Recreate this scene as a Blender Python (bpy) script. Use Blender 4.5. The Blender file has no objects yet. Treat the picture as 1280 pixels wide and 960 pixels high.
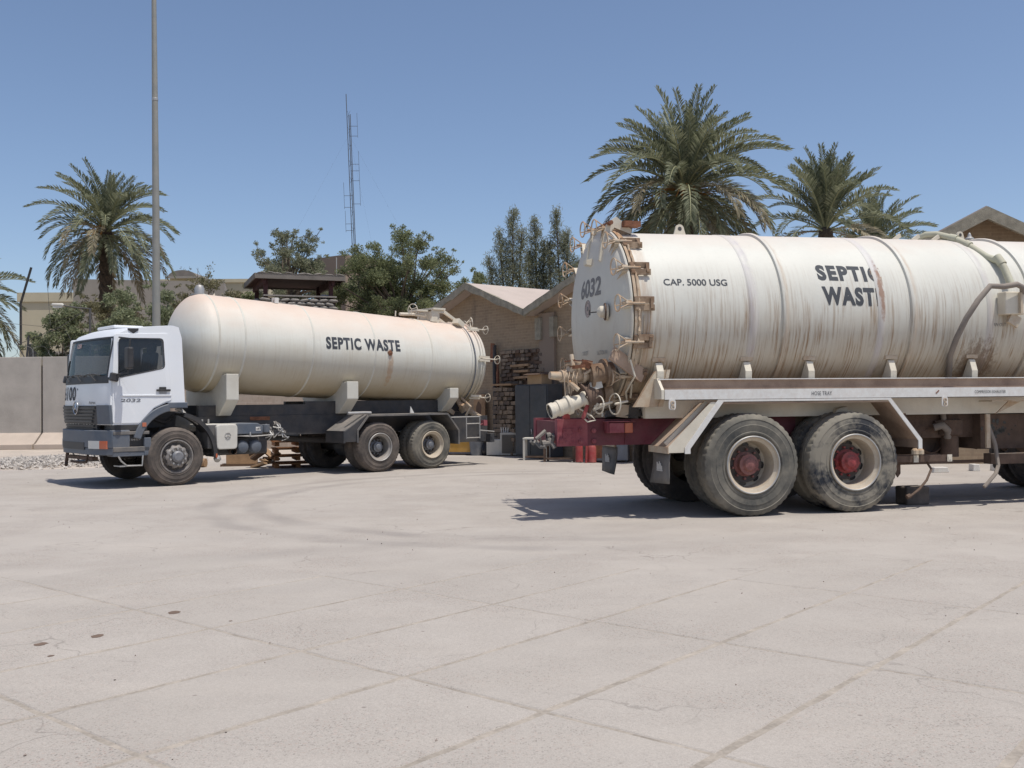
import bpy, bmesh, math, random
import numpy as np
from mathutils import Vector, Matrix, Euler
R = math.radians
PI = math.pi
rnd = random.Random(7)
S = bpy.context.scene
COL = S.collection

# ---------------------------------------------------------------- camera, sky, sun, exposure
cam_d = bpy.data.cameras.new('camera')
cam = bpy.data.objects.new('camera', cam_d)
COL.objects.link(cam)
cam_d.sensor_width = 36.0
cam_d.lens = 36.0 * 1250 / 1280
cam_d.clip_start = 0.1
cam_d.clip_end = 3000
cam.matrix_world = Matrix.Translation((0, 0, 1.46)) @ Matrix.Rotation(R(90.87), 4, 'X') @ Matrix.Rotation(R(-0.57), 4, 'Z')
S.camera = cam
world = bpy.data.worlds.new('World')
S.world = world
world.use_nodes = True
wn = world.node_tree
for n in list(wn.nodes):
    wn.nodes.remove(n)
sky = wn.nodes.new('ShaderNodeTexSky')
sky.sky_type = 'NISHITA'
sky.sun_disc = False
SUN = Vector((0.255, -0.176, 0.951)).normalized()
sky.sun_elevation = math.asin(SUN.z)
sky.sun_rotation = math.atan2(SUN.x, SUN.y)
sky.altitude = 0
sky.air_density = 0.8
sky.dust_density = 1.1
sky.ozone_density = 6.0
bg = wn.nodes.new('ShaderNodeBackground')
bg.inputs['Strength'].default_value = 0.132
wo = wn.nodes.new('ShaderNodeOutputWorld')
wb = wn.nodes.new('ShaderNodeMix')          # the camera's slightly warm white balance
wb.data_type = 'RGBA'
wb.blend_type = 'MULTIPLY'
wb.inputs[0].default_value = 1
wb.inputs[7].default_value = (1.155, 1.015, .90, 1)
wn.links.new(sky.outputs[0], wb.inputs[6])
wn.links.new(wb.outputs[2], bg.inputs[0])
wn.links.new(bg.outputs[0], wo.inputs[0])
sun_d = bpy.data.lights.new('sun', 'SUN')
sun_d.energy = 3.35
sun_d.angle = R(0.5)
sun_d.color = (1.0, 0.965, 0.90)
sun = bpy.data.objects.new('sun', sun_d)
COL.objects.link(sun)
sun.rotation_euler = SUN.to_track_quat('Z', 'Y').to_euler()
S.view_settings.view_transform = 'Standard'
S.view_settings.look = 'None'
S.view_settings.gamma = 1
S.view_settings.exposure = 0.2

# ---------------------------------------------------------------- materials
class NT:
    def __init__(s, name):
        s.m = bpy.data.materials.new(name)
        s.m.use_nodes = True
        s.t = s.m.node_tree
        s.b = s.t.nodes['Principled BSDF']
        s.out = s.t.nodes['Material Output']
    def n(s, typ, **kw):
        o = s.t.nodes.new(typ)
        for k, v in kw.items():
            if k.startswith('i_'):
                key = k[2:]
                key = int(key) if key.isdigit() else key
                o.inputs[key].default_value = v
            else:
                setattr(o, k, v)
        return o
    def l(s, a, b):
        s.t.links.new(a, b)
    def math(s, op, a, b=None, clamp=False):
        o = s.t.nodes.new('ShaderNodeMath')
        o.operation = op
        o.use_clamp = clamp
        for i, v in enumerate((a, b)):
            if v is None:
                continue
            if isinstance(v, (int, float)):
                o.inputs[i].default_value = v
            else:
                s.l(v, o.inputs[i])
        return o.outputs[0]
    def ramp(s, src, p0, p1):
        o = s.t.nodes.new('ShaderNodeMapRange')
        o.inputs['From Min'].default_value = p0
        o.inputs['From Max'].default_value = p1
        s.l(src, o.inputs['Value'])
        return o.outputs[0]
    def noise(s, vec, scale, detail=4, rough=.55):
        o = s.n('ShaderNodeTexNoise')
        o.inputs['Scale'].default_value = scale
        o.inputs['Detail'].default_value = detail
        o.inputs['Roughness'].default_value = rough
        if vec is not None:
            s.l(vec, o.inputs['Vector'])
        return o.outputs['Fac']
    def mix(s, fac, a, b):
        o = s.t.nodes.new('ShaderNodeMix')
        o.data_type = 'RGBA'
        for i, v in ((0, fac), (6, a), (7, b)):
            if isinstance(v, (int, float)):
                o.inputs[i].default_value = v
            elif isinstance(v, tuple):
                o.inputs[i].default_value = (v[0], v[1], v[2], 1)
            else:
                s.l(v, o.inputs[i])
        return o.outputs[2]
    def scaled(s, vec, sc):
        o = s.n('ShaderNodeMapping')
        o.inputs['Scale'].default_value = sc
        s.l(vec, o.inputs['Vector'])
        return o.outputs[0]
    def bump(s, h, strength=.3, dist=.01):
        o = s.n('ShaderNodeBump')
        o.inputs['Strength'].default_value = strength
        o.inputs['Distance'].default_value = dist
        s.l(h, o.inputs['Height'])
        s.l(o.outputs[0], s.b.inputs['Normal'])

def sc3(c, k):
    return (c[0] * k, c[1] * k, c[2] * k)

def mat(name, col, rough=.6, metal=0., var=.15, scale=5., fine=60., dust=None, dustc=(.40, .33, .26), bump=.0, bdist=.004, dscale=3., dr=(.38, .72)):
    t = NT(name)
    tc = t.n('ShaderNodeTexCoord').outputs['Object']
    a = t.noise(tc, scale)
    f = t.noise(tc, fine, 2)
    fac = t.math('ADD', t.math('MULTIPLY', a, .7), t.math('MULTIPLY', f, .3))
    fac = t.ramp(fac, .3, .7)
    c = t.mix(fac, sc3(col, 1 - var), sc3(col, 1 + var))
    if dust:
        nz = t.n('ShaderNodeSeparateXYZ')
        t.l(t.n('ShaderNodeNewGeometry').outputs['Normal'], nz.inputs[0])
        up = t.math('MULTIPLY', t.math('MAXIMUM', nz.outputs[2], 0.), .7)
        dn = t.ramp(t.noise(tc, dscale, 6, .65), dr[0], dr[1])
        d = t.math('MULTIPLY', t.math('ADD', up, dn), dust, True)
        c = t.mix(d, c, dustc)
        t.l(t.math('ADD', t.math('MULTIPLY', d, .4), rough, True), t.b.inputs['Roughness'])
    else:
        t.b.inputs['Roughness'].default_value = rough
    t.l(c, t.b.inputs['Base Color'])
    t.b.inputs['Metallic'].default_value = metal
    if bump:
        t.bump(f, bump, bdist)
    return t.m

def tank_mat(name, base, top_c, low_c, streak_c, axis_z, tilt, r, streak, top_amt, low_amt, seams=(), rust_spots=(), up_from=.55):
    t = NT(name)
    tc = t.n('ShaderNodeTexCoord').outputs['Object']
    s = t.n('ShaderNodeSeparateXYZ')
    t.l(tc, s.inputs[0])
    x, y, z = s.outputs
    h = t.math('DIVIDE', t.math('SUBTRACT', z, t.math('ADD', t.math('MULTIPLY', x, tilt), axis_z)), r)   # -1..1 height on the shell
    blot = t.noise(tc, 1.3, 5, .6)
    fine = t.noise(tc, 25, 3)
    c = t.mix(t.ramp(blot, .3, .7), sc3(base, .94), sc3(base, 1.04))
    # settled pink dust on the crown
    tm = t.math('MULTIPLY', t.ramp(t.math('ADD', h, t.math('MULTIPLY', t.noise(t.scaled(tc, (1.2, 1, 3)), 1.5, 4), .5)), up_from, up_from + .75), top_amt, True)
    c = t.mix(tm, c, top_c)
    # grime and rust toward the belly
    lm = t.math('MULTIPLY', t.ramp(t.math('ADD', t.math('MULTIPLY', h, -1), t.math('MULTIPLY', blot, .9)), .35, 1.5), low_amt, True)
    c = t.mix(lm, c, low_c)
    # vertical run marks
    w = t.noise(tc, 2.5, 2)
    v2 = t.n('ShaderNodeCombineXYZ')
    t.l(t.math('ADD', x, t.math('MULTIPLY', w, .03)), v2.inputs[0])
    t.l(t.math('MULTIPLY', z, .035), v2.inputs[2])
    st = t.noise(v2.outputs[0], 30, 5, .7)
    v3 = t.scaled(tc, (1, 1, .25))
    st2 = t.noise(v3, 5, 3)
    sm = t.math('MULTIPLY', t.ramp(st, .47, .66), t.ramp(st2, .32, .6), True)
    sm = t.math('MULTIPLY', sm, t.ramp(h, .6, -.45), True)
    sm = t.math('MULTIPLY', sm, streak, True)
    c = t.mix(sm, c, streak_c)
    for (sx, wd, cc, am) in seams:
        d = t.math('ABSOLUTE', t.math('SUBTRACT', t.math('ADD', x, t.math('MULTIPLY', t.noise(v3, 4, 3), .03)), sx + .015))
        m = t.math('MULTIPLY', t.math('MULTIPLY', t.ramp(d, wd, wd * .4), t.ramp(t.noise(v3, 9, 3), .25, .6), True), am, True)
        c = t.mix(m, c, cc)
    for (sx, sz, wx, wz, cc, am) in rust_spots:
        nn = t.math('MULTIPLY', t.math('SUBTRACT', t.noise(t.scaled(tc, (1, 1, .5)), 16, 5, .75), .5), 4.5)
        dx = t.math('DIVIDE', t.math('SUBTRACT', x, sx), wx)
        dz = t.math('DIVIDE', t.math('SUBTRACT', z, sz), wz)
        d = t.math('ADD', t.math('ADD', t.math('MULTIPLY', dx, dx), t.math('MULTIPLY', dz, dz)), nn)
        m = t.math('MULTIPLY', t.ramp(d, 1.3, .3), am, True)
        m = t.math('MULTIPLY', m, t.math('LESS_THAN', y, 0.))
        c = t.mix(m, c, cc)
    c = t.mix(t.math('MULTIPLY', t.ramp(fine, .55, .75), .12, True), c, sc3(base, .6))
    t.l(c, t.b.inputs['Base Color'])
    t.b.inputs['Roughness'].default_value = .55
    t.b.inputs['Specular IOR Level'].default_value = .35
    t.bump(t.noise(tc, 3, 2), .12, .02)
    return t.m

def ground_mat(name, c0, c1, joint=None, tracks=False, per=False):
    t = NT(name)
    p = t.n('ShaderNodeNewGeometry').outputs['Position']
    big = t.noise(p, .35, 5, .6)
    mid = t.noise(p, 2.2, 6, .65)
    fine = t.noise(p, 70, 3, .6)
    grain = t.noise(p, 190, 2, .6)
    f = t.math('ADD', t.math('MULTIPLY', big, .5), t.math('MULTIPLY', mid, .5))
    c = t.mix(t.ramp(f, .28, .72), c0, c1)
    # exposed aggregate where the skin has worn off
    worn = t.ramp(t.noise(p, .9, 4, .6), .42, .62)
    vor = t.n('ShaderNodeTexVoronoi')
    vor.inputs['Scale'].default_value = 90
    t.l(p, vor.inputs['Vector'])
    hs = t.n('ShaderNodeSeparateColor')
    t.l(vor.outputs['Color'], hs.inputs[0])
    dark = t.math('MULTIPLY', t.math('GREATER_THAN', hs.outputs[0], .80), t.ramp(vor.outputs['Distance'], .55, .3), True)
    dark = t.math('MULTIPLY', dark, t.math('ADD', t.math('MULTIPLY', worn, .7), .12), True)
    c = t.mix(t.math('MULTIPLY', worn, .28), c, sc3(c0, .80))
    c = t.mix(dark, c, sc3(c0, .36))
    red = t.math('MULTIPLY', t.math('GREATER_THAN', hs.outputs[1], .9), t.math('MULTIPLY', worn, .35), True)
    c = t.mix(red, c, (.42, .27, .22))
    c = t.mix(t.math('MULTIPLY', t.ramp(fine, .38, .68), .38, True), c, sc3(c0, .74))
    c = t.mix(t.math('MULTIPLY', t.ramp(grain, .48, .66), .34, True), c, sc3(c0, .62))
    c = t.mix(t.math('MULTIPLY', t.ramp(grain, .50, .34), .30, True), c, sc3(c1, 1.18))
    # pits
    v2 = t.n('ShaderNodeTexVoronoi')
    v2.inputs['Scale'].default_value = 7
    v2.inputs['Randomness'].default_value = 1
    t.l(p, v2.inputs['Vector'])
    hs2 = t.n('ShaderNodeSeparateColor')
    t.l(v2.outputs['Color'], hs2.inputs[0])
    pit = t.math('MULTIPLY', t.math('GREATER_THAN', hs2.outputs[0], .86), t.ramp(v2.outputs['Distance'], .11, .05), True)
    c = t.mix(t.math('MULTIPLY', pit, .6), c, (.12, .09, .08))
    # dusty drifts
    dr = t.ramp(t.noise(t.scaled(p, (.25, 1.3, 1)), 1.4, 5, .6), .5, .75)
    c = t.mix(t.math('MULTIPLY', dr, .22), c, (.50, .44, .375))
    if tracks:
        s = t.n('ShaderNodeSeparateXYZ')
        t.l(p, s.inputs[0])
        wob = t.math('MULTIPLY', t.math('SUBTRACT', t.noise(p, .7, 2), .5), .35)
        for (cx, cy, rr, w, am, xm) in tracks:
            dx = t.math('SUBTRACT', s.outputs[0], cx)
            dy = t.math('SUBTRACT', s.outputs[1], cy)
            d = t.math('SQRT', t.math('ADD', t.math('MULTIPLY', dx, dx), t.math('MULTIPLY', dy, dy)))
            d = t.math('ABSOLUTE', t.math('SUBTRACT', t.math('ADD', d, wob), rr))
            m = t.math('MULTIPLY', t.math('MULTIPLY', t.ramp(d, w, w * .3), t.ramp(t.noise(p, 1.1, 4), .3, .6), True), am, True)
            m = t.math('MULTIPLY', m, t.ramp(s.outputs[0], xm, xm - 2.))
            c = t.mix(m, c, (.21, .19, .175))
    # hairline cracks, only here and there
    v3 = t.n('ShaderNodeTexVoronoi')
    v3.feature = 'DISTANCE_TO_EDGE'
    v3.inputs['Scale'].default_value = .8
    wv = t.n('ShaderNodeVectorMath')
    wv.operation = 'ADD'
    nz_ = t.n('ShaderNodeTexNoise')
    nz_.inputs['Scale'].default_value = 2.5
    nz_.inputs['Detail'].default_value = 5
    t.l(p, nz_.inputs['Vector'])
    sc_ = t.n('ShaderNodeVectorMath')
    sc_.operation = 'SCALE'
    sc_.inputs['Scale'].default_value = .55
    t.l(nz_.outputs['Color'], sc_.inputs[0])
    t.l(p, wv.inputs[0])
    t.l(sc_.outputs[0], wv.inputs[1])
    t.l(wv.outputs[0], v3.inputs['Vector'])
    ck = t.math('MULTIPLY', t.ramp(v3.outputs['Distance'], .009, .002), t.ramp(t.noise(p, .6, 3), .5, .62), True)
    c = t.mix(t.math('MULTIPLY', ck, .5), c, sc3(c0, .5))
    # old dark drips and damp-looking blots
    bl = t.ramp(t.noise(p, 1.7, 6, .7), .64, .74)
    c = t.mix(t.math('MULTIPLY', bl, .28), c, sc3(c0, .6))
    if per:
        o = t.n('ShaderNodeObjectInfo')
        k = t.math('MULTIPLY', o.outputs['Random'], .28)
        c = t.mix(k, c, (.36, .325, .285))
    t.l(c, t.b.inputs['Base Color'])
    t.b.inputs['Roughness'].default_value = .93
    t.b.inputs['Specular IOR Level'].default_value = .2
    hh = t.math('ADD', t.math('MULTIPLY', fine, .5), t.math('SUBTRACT', t.math('MULTIPLY', mid, .6), t.math('MULTIPLY', dark, .6)))
    t.bump(hh, .5, .006)
    return t.m

def leaf_mat(name, c0, c1, scale=1.0, trans=.35):
    t = NT(name)
    tc = t.n('ShaderNodeTexCoord').outputs['Object']
    geo = t.n('ShaderNodeNewGeometry')
    f = t.math('ADD', t.math('MULTIPLY', t.noise(tc, scale, 3), .5), t.math('MULTIPLY', geo.outputs['Random Per Island'], .5))
    c = t.mix(t.ramp(f, .25, .75), c0, c1)
    t.l(c, t.b.inputs['Base Color'])
    t.b.inputs['Roughness'].default_value = .65
    t.b.inputs['Specular IOR Level'].default_value = .25
    tr = t.n('ShaderNodeBsdfTranslucent')
    t.l(c, tr.inputs[0])
    mx = t.n('ShaderNodeMixShader')
    mx.inputs[0].default_value = trans
    t.l(t.b.outputs[0], mx.inputs[1])
    t.l(tr.outputs[0], mx.inputs[2])
    t.l(mx.outputs[0], t.out.inputs[0])
    return t.m

def brick_mat(name, c1, c2, mortar, sx=.24, sz=.075):
    t = NT(name)
    tc = t.n('ShaderNodeTexCoord').outputs['Object']
    s = t.n('ShaderNodeSeparateXYZ')
    t.l(tc, s.inputs[0])
    v = t.n('ShaderNodeCombineXYZ')
    t.l(t.math('ADD', s.outputs[0], s.outputs[1]), v.inputs[0])
    t.l(s.outputs[2], v.inputs[1])
    b = t.n('ShaderNodeTexBrick')
    b.inputs['Scale'].default_value = 1
    b.inputs['Brick Width'].default_value = sx
    b.inputs['Row Height'].default_value = sz
    b.inputs['Mortar Size'].default_value = .007
    b.inputs['Mortar Smooth'].default_value = .4
    b.inputs['Color1'].default_value = (*c1, 1)
    b.inputs['Color2'].default_value = (*c2, 1)
    b.inputs['Mortar'].default_value = (*mortar, 1)
    t.l(v.outputs[0], b.inputs['Vector'])
    n1 = t.ramp(t.noise(tc, 1.1, 6, .65), .35, .68)
    c = t.mix(t.math('ADD', t.math('MULTIPLY', n1, .5), .28), b.outputs['Color'], t.mix(t.noise(tc, 5, 5, .7), sc3(mortar, .62), sc3(mortar, .98)))     # patches of old render and dust
    n2 = t.ramp(t.noise(t.scaled(tc, (1, 1, .4)), 2.2, 5), .55, .75)
    c = t.mix(t.math('MULTIPLY', n2, .5), c, (.10, .075, .06))
    c = t.mix(t.math('MULTIPLY', t.ramp(t.noise(tc, 14, 3), .5, .7), .3), c, sc3(c1, .6))
    t.l(c, t.b.inputs['Base Color'])
    t.b.inputs['Roughness'].default_value = .95
    t.bump(t.math('ADD', b.outputs['Fac'], t.noise(tc, 20, 3)), -.6, .012)
    return t.m

def glass_mat(name, tint, alpha):
    t = NT(name)
    t.b.inputs['Base Color'].default_value = (*tint, 1)
    t.b.inputs['Roughness'].default_value = .06
    t.b.inputs['Specular IOR Level'].default_value = .8
    t.b.inputs['Alpha'].default_value = alpha
    return t.m

M = {}
CONC0, CONC1 = (.378, .338, .297), (.475, .43, .382)
TRK = [(.9, 15.0, 4.6, .22, .42, 2.2), (.9, 15.0, 5.25, .22, .36, 2.2), (-9, 30, 21.5, .3, .16, 99), (9, -6, 17.5, .3, .14, 99), (9, -6, 19.2, .3, .14, 99)]
M['yard'] = ground_mat('yard_concrete', CONC0, CONC1, tracks=TRK)
M['slab'] = ground_mat('slab_concrete', CONC0, CONC1, per=True, tracks=TRK[2:])
M['joint'] = mat('joint_sand', (.335, .29, .24), .95, var=.35, scale=5, fine=40, bump=.5)
M['dirt'] = mat('dry_dirt', (.45, .385, .32), .95, var=.18, scale=.8, fine=12, bump=.5, bdist=.02)
M['gravel'] = mat('gravel', (.46, .42, .375), .9, var=.3, scale=9, fine=25)
M['white_paint'] = mat('cab_white', (.76, .78, .80), .3, var=.03, dust=.16, dustc=(.6, .54, .47), dscale=2.5)
M['grey_plastic'] = mat('grey_plastic', (.085, .105, .135), .5, var=.12, dust=.35, dustc=(.26, .24, .22))
M['black_plastic'] = mat('black_plastic', (.022, .024, .028), .5, var=.2, dust=.22, dustc=(.20, .17, .14))
M['seat'] = mat('cab_seat', (.09, .10, .12), .8)
M['interior'] = mat('cab_interior', (.26, .26, .25), .8)
M['glass'] = glass_mat('windscreen_glass', (.07, .10, .10), .28)
M['side_glass'] = glass_mat('side_glass', (.02, .025, .03), .62)
M['chrome'] = mat('chrome', (.55, .56, .58), .25, .9, var=.05, dust=.2)
M['frame_black'] = mat('chassis_black', (.035, .037, .042), .6, var=.3, dust=.42, dustc=(.16, .135, .11))
M['frame_dusty'] = mat('dusty_steel', (.10, .10, .10), .6, var=.3, dust=.55, dustc=(.30, .26, .22))
M['tyre'] = mat('dusty_tyre', (.05, .045, .042), .85, var=.25, scale=4, dust=.75, dustc=(.215, .175, .145), dscale=2.4, bump=.3)
M['tyre2'] = mat('grey_tyre', (.05, .052, .05), .8, var=.25, scale=3, dust=1.0, dustc=(.25, .225, .18), dscale=1.9, bump=.3)
M['tyre_blotched'] = mat('blotched_tyre', (.014, .018, .026), .7, var=.25, scale=3, dust=1.0, dustc=(.25, .225, .18), dscale=2.1, bump=.3, dr=(.43, .56))
M['rim_grey'] = mat('rim_steel', (.30, .29, .27), .55, .3, var=.25, dust=.5, dustc=(.33, .27, .22))
M['rim_front'] = mat('front_rim', (.27, .255, .24), .5, .35, var=.4, scale=14, dust=.5, dustc=(.2, .165, .14))
M['rim_cream'] = mat('cream_rim', (.52, .46, .36), .6, var=.2, dust=.5, dustc=(.36, .27, .19))
M['rim_dark'] = mat('dark_rim', (.07, .062, .058), .7, var=.3, dust=.45, dustc=(.2, .15, .12))
M['hub_grey'] = mat('hub_grey', (.16, .18, .21), .5, .3, var=.3, dust=.3)
M['hub_red'] = mat('hub_red', (.26, .03, .035), .7, var=.5, scale=26, dust=.5, dustc=(.35, .2, .17))
M['hub_pink'] = mat('hub_dusty_red', (.20, .07, .065), .7, var=.35, scale=20, dust=.55, dustc=(.36, .24, .2))
M['cream'] = mat('cream_paint', (.66, .61, .50), .55, var=.1, dust=.3, dustc=(.5, .38, .27))
M['cream_rust'] = mat('cream_rusty', (.58, .50, .38), .65, var=.2, dust=.85, dustc=(.33, .19, .10), dscale=5)
M['off_white'] = mat('tray_white', (.72, .71, .67), .5, var=.06, dust=.3, dustc=(.42, .3, .22), dscale=16)
M['tray_in'] = mat('tray_inside', (.36, .25, .18), .8, var=.3, scale=3, dust=.4, dustc=(.5, .4, .3))
M['maroon'] = mat('maroon_paint', (.13, .022, .033), .6, var=.3, dust=.32, dustc=(.22, .12, .11), dscale=6)
M['maroon_sunlit_faded'] = mat('sunlit_faded_red', (.24, .04, .058), .65, var=.35, dust=.55, dustc=(.36, .18, .17), dscale=5)  # sunlight put into the colour on the rail ends; weathered red elsewhere
M['red'] = mat('red_paint', (.34, .025, .03), .55, var=.25, dust=.35)
M['orange'] = mat('orange_lens', (.48, .11, .045), .35, var=.15, dust=.3)
M['cream_pale'] = mat('pale_cream', (.60, .585, .52), .6, var=.08, dust=.3, dustc=(.45, .38, .27))
M['clamp_rust'] = mat('rusty_clamp', (.34, .25, .17), .8, var=.3, scale=9, dust=.9, dustc=(.15, .085, .05), dscale=7)
M['lens'] = mat('lamp_lens', (.62, .62, .58), .15, var=.05)
M['rust'] = mat('rust', (.20, .085, .045), .9, var=.5, scale=12, bump=.5)
M['rust_brown'] = mat('rusty_brown', (.105, .068, .05), .9, var=.5, scale=7, dust=.4, dustc=(.2, .14, .1))
M['steel'] = mat('galvanised', (.42, .42, .41), .45, .5, var=.12, dust=.3)
M['pole'] = mat('pole_paint', (.27, .27, .245), .6, .1, var=.1, dust=.2)
M['mast'] = mat('mast_steel', (.11, .125, .15), .6)
M['wire'] = mat('wire', (.09, .085, .08), .6)
M['ink'] = mat('lettering', (.045, .05, .06), .7, var=.3, scale=30)
M['ink_faded'] = mat('faded_lettering', (.20, .19, .18), .7, var=.3, scale=30)
M['ink_pink'] = mat('pink_lettering', (.75, .5, .45), .7)
M['ink_white'] = mat('pale_lettering', (.6, .58, .54), .7)
M['hose'] = mat('hose', (.21, .18, .155), .8, var=.2, dust=.3)
M['pipe_green'] = mat('olive_pipe', (.47, .46, .34), .6, var=.12, dust=.3)
M['shadow_patch'] = mat('shadow_brown', (.25, .16, .11), .9)  # brown for a painted shadow patch; no object uses it
M['wall_conc'] = mat('blast_wall_concrete', (.41, .375, .33), .95, var=.2, scale=1.3, fine=30, bump=.35)
M['kerb_dust'] = mat('dusty_footing', (.47, .39, .32), .95, var=.12, scale=2, bump=.3)
M['brick'] = brick_mat('old_brick', (.34, .24, .155), (.25, .17, .11), (.42, .32, .215))
M['brick_wall'] = brick_mat('block_wall', (.42, .32, .25), (.34, .26, .2), (.5, .43, .35), .38, .18)
M['roofing'] = mat('roof_felt', (.46, .385, .335), .95, var=.1, scale=1.2, bump=.3)
M['fascia'] = mat('old_fascia', (.31, .275, .21), .95, var=.35, scale=6, bump=.6, bdist=.02)
M['plaster'] = mat('cream_plaster', (.50, .44, .31), .95, var=.07, scale=1)
M['plaster_grey'] = mat('grey_plaster', (.30, .27, .235), .95, var=.12, scale=1.2)
M['plaster_brown'] = mat('brown_plaster', (.27, .205, .155), .95, var=.1, scale=1)
M['window_dark'] = mat('window_dark', (.03, .028, .028), .25)
M['wood'] = mat('worn_wood', (.33, .21, .12), .85, var=.3, scale=6)
M['wood_dark'] = mat('dark_timber', (.12, .075, .05), .9, var=.3, scale=4)
M['wood_orange'] = mat('orange_timber', (.36, .17, .07), .85, var=.3, scale=6)
M['cardboard'] = mat('cardboard', (.42, .29, .17), .9, var=.1)
M['yellow'] = mat('yellow_paint', (.52, .28, .04), .6, var=.15, dust=.25)
M['dark_cabinet'] = mat('dark_cabinet', (.055, .062, .07), .6, var=.25, dust=.3, dustc=(.15, .13, .11))
M['light_metal'] = mat('beige_enamel', (.60, .585, .53), .6, var=.08, dust=.3)
M['sandbag'] = mat('sandbag', (.27, .245, .215), .95, var=.2, scale=8, bump=.4)
M['tin'] = mat('tower_roof_tin', (.20, .175, .15), .8, var=.3, scale=2)
M['tower_wood'] = mat('tower_timber', (.07, .03, .028), .9, var=.3)
M['bark'] = mat('bark', (.15, .115, .085), .95, var=.35, scale=9, bump=.6, bdist=.02)
M['palm_bark'] = mat('palm_bark', (.085, .062, .045), .95, var=.45, scale=12, bump=.8, bdist=.03)
M['frond'] = leaf_mat('palm_frond', (.115, .13, .075), (.29, .295, .19), 2.0, .38)
M['frond_dry'] = leaf_mat('palm_frond_dusty', (.19, .165, .105), (.36, .31, .21), 2.0, .3)
M['rachis'] = mat('frond_stalk', (.25, .25, .13), .7)
M['dates'] = mat('date_stalks', (.42, .20, .05), .8, var=.3)
M['leaf_olive'] = leaf_mat('olive_green_leaf', (.13, .155, .075), (.30, .315, .165), .8, .5)
M['leaf_grey'] = leaf_mat('grey_green_leaf', (.16, .175, .11), (.32, .325, .215), .8, .5)
M['leaf_dark'] = leaf_mat('casuarina_leaf', (.16, .175, .11), (.32, .32, .22), .8, .5)
M['leaf_pale'] = leaf_mat('pale_shrub_leaf', (.14, .165, .085), (.33, .35, .21), 2, .4)
M['leaf_dry'] = leaf_mat('dry_shrub_leaf', (.13, .125, .06), (.27, .24, .14), 2)
M['grille'] = mat('grille_slat', (.045, .048, .052), .5, var=.2, dust=.3, dustc=(.18, .16, .14))
M['bag'] = mat('black_bag', (.02, .02, .025), .3)
M['stone'] = mat('stone', (.26, .21, .18), .95, var=.3)
M['tank1'] = tank_mat('septic_tank_cream', (.68, .67, .60), (.63, .45, .34), (.42, .35, .23), (.38, .29, .18), 2.64, -.05, .94, .4, .72, 1.1,
    rust_spots=[(4.76, 2.12, .07, .36, (.42, .24, .12), .55), (4.73, 2.46, .06, .07, (.2, .09, .05), .9)], up_from=.42)
M['tank2'] = tank_mat('septic_tank_white', (.64, .625, .555), (.62, .46, .37), (.42, .33, .22), (.30, .20, .12), 2.50, .01, 1.12, 1.6, .9, 1.1,
    seams=[(.12, .085, (.50, .46, .47), .6), (1.92, .07, (.52, .48, .50), .5), (3.55, .07, (.50, .45, .45), .5), (.58, .05, (.42, .29, .19), .5), (2.42, .05, (.42, .28, .18), .5), (-1.28, .09, (.42, .28, .18), .5)],
    rust_spots=[(3.45, 1.85, .30, .34, (.16, .10, .06), .75), (1.94, 2.80, .04, .36, (.27, .14, .08), .8)], up_from=.95)
M['door2'] = tank_mat('rear_door_grey', (.62, .60, .525), (.60, .50, .43), (.40, .32, .22), (.36, .27, .2), 2.50, .01, 1.12, .5, .4, .9)

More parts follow.
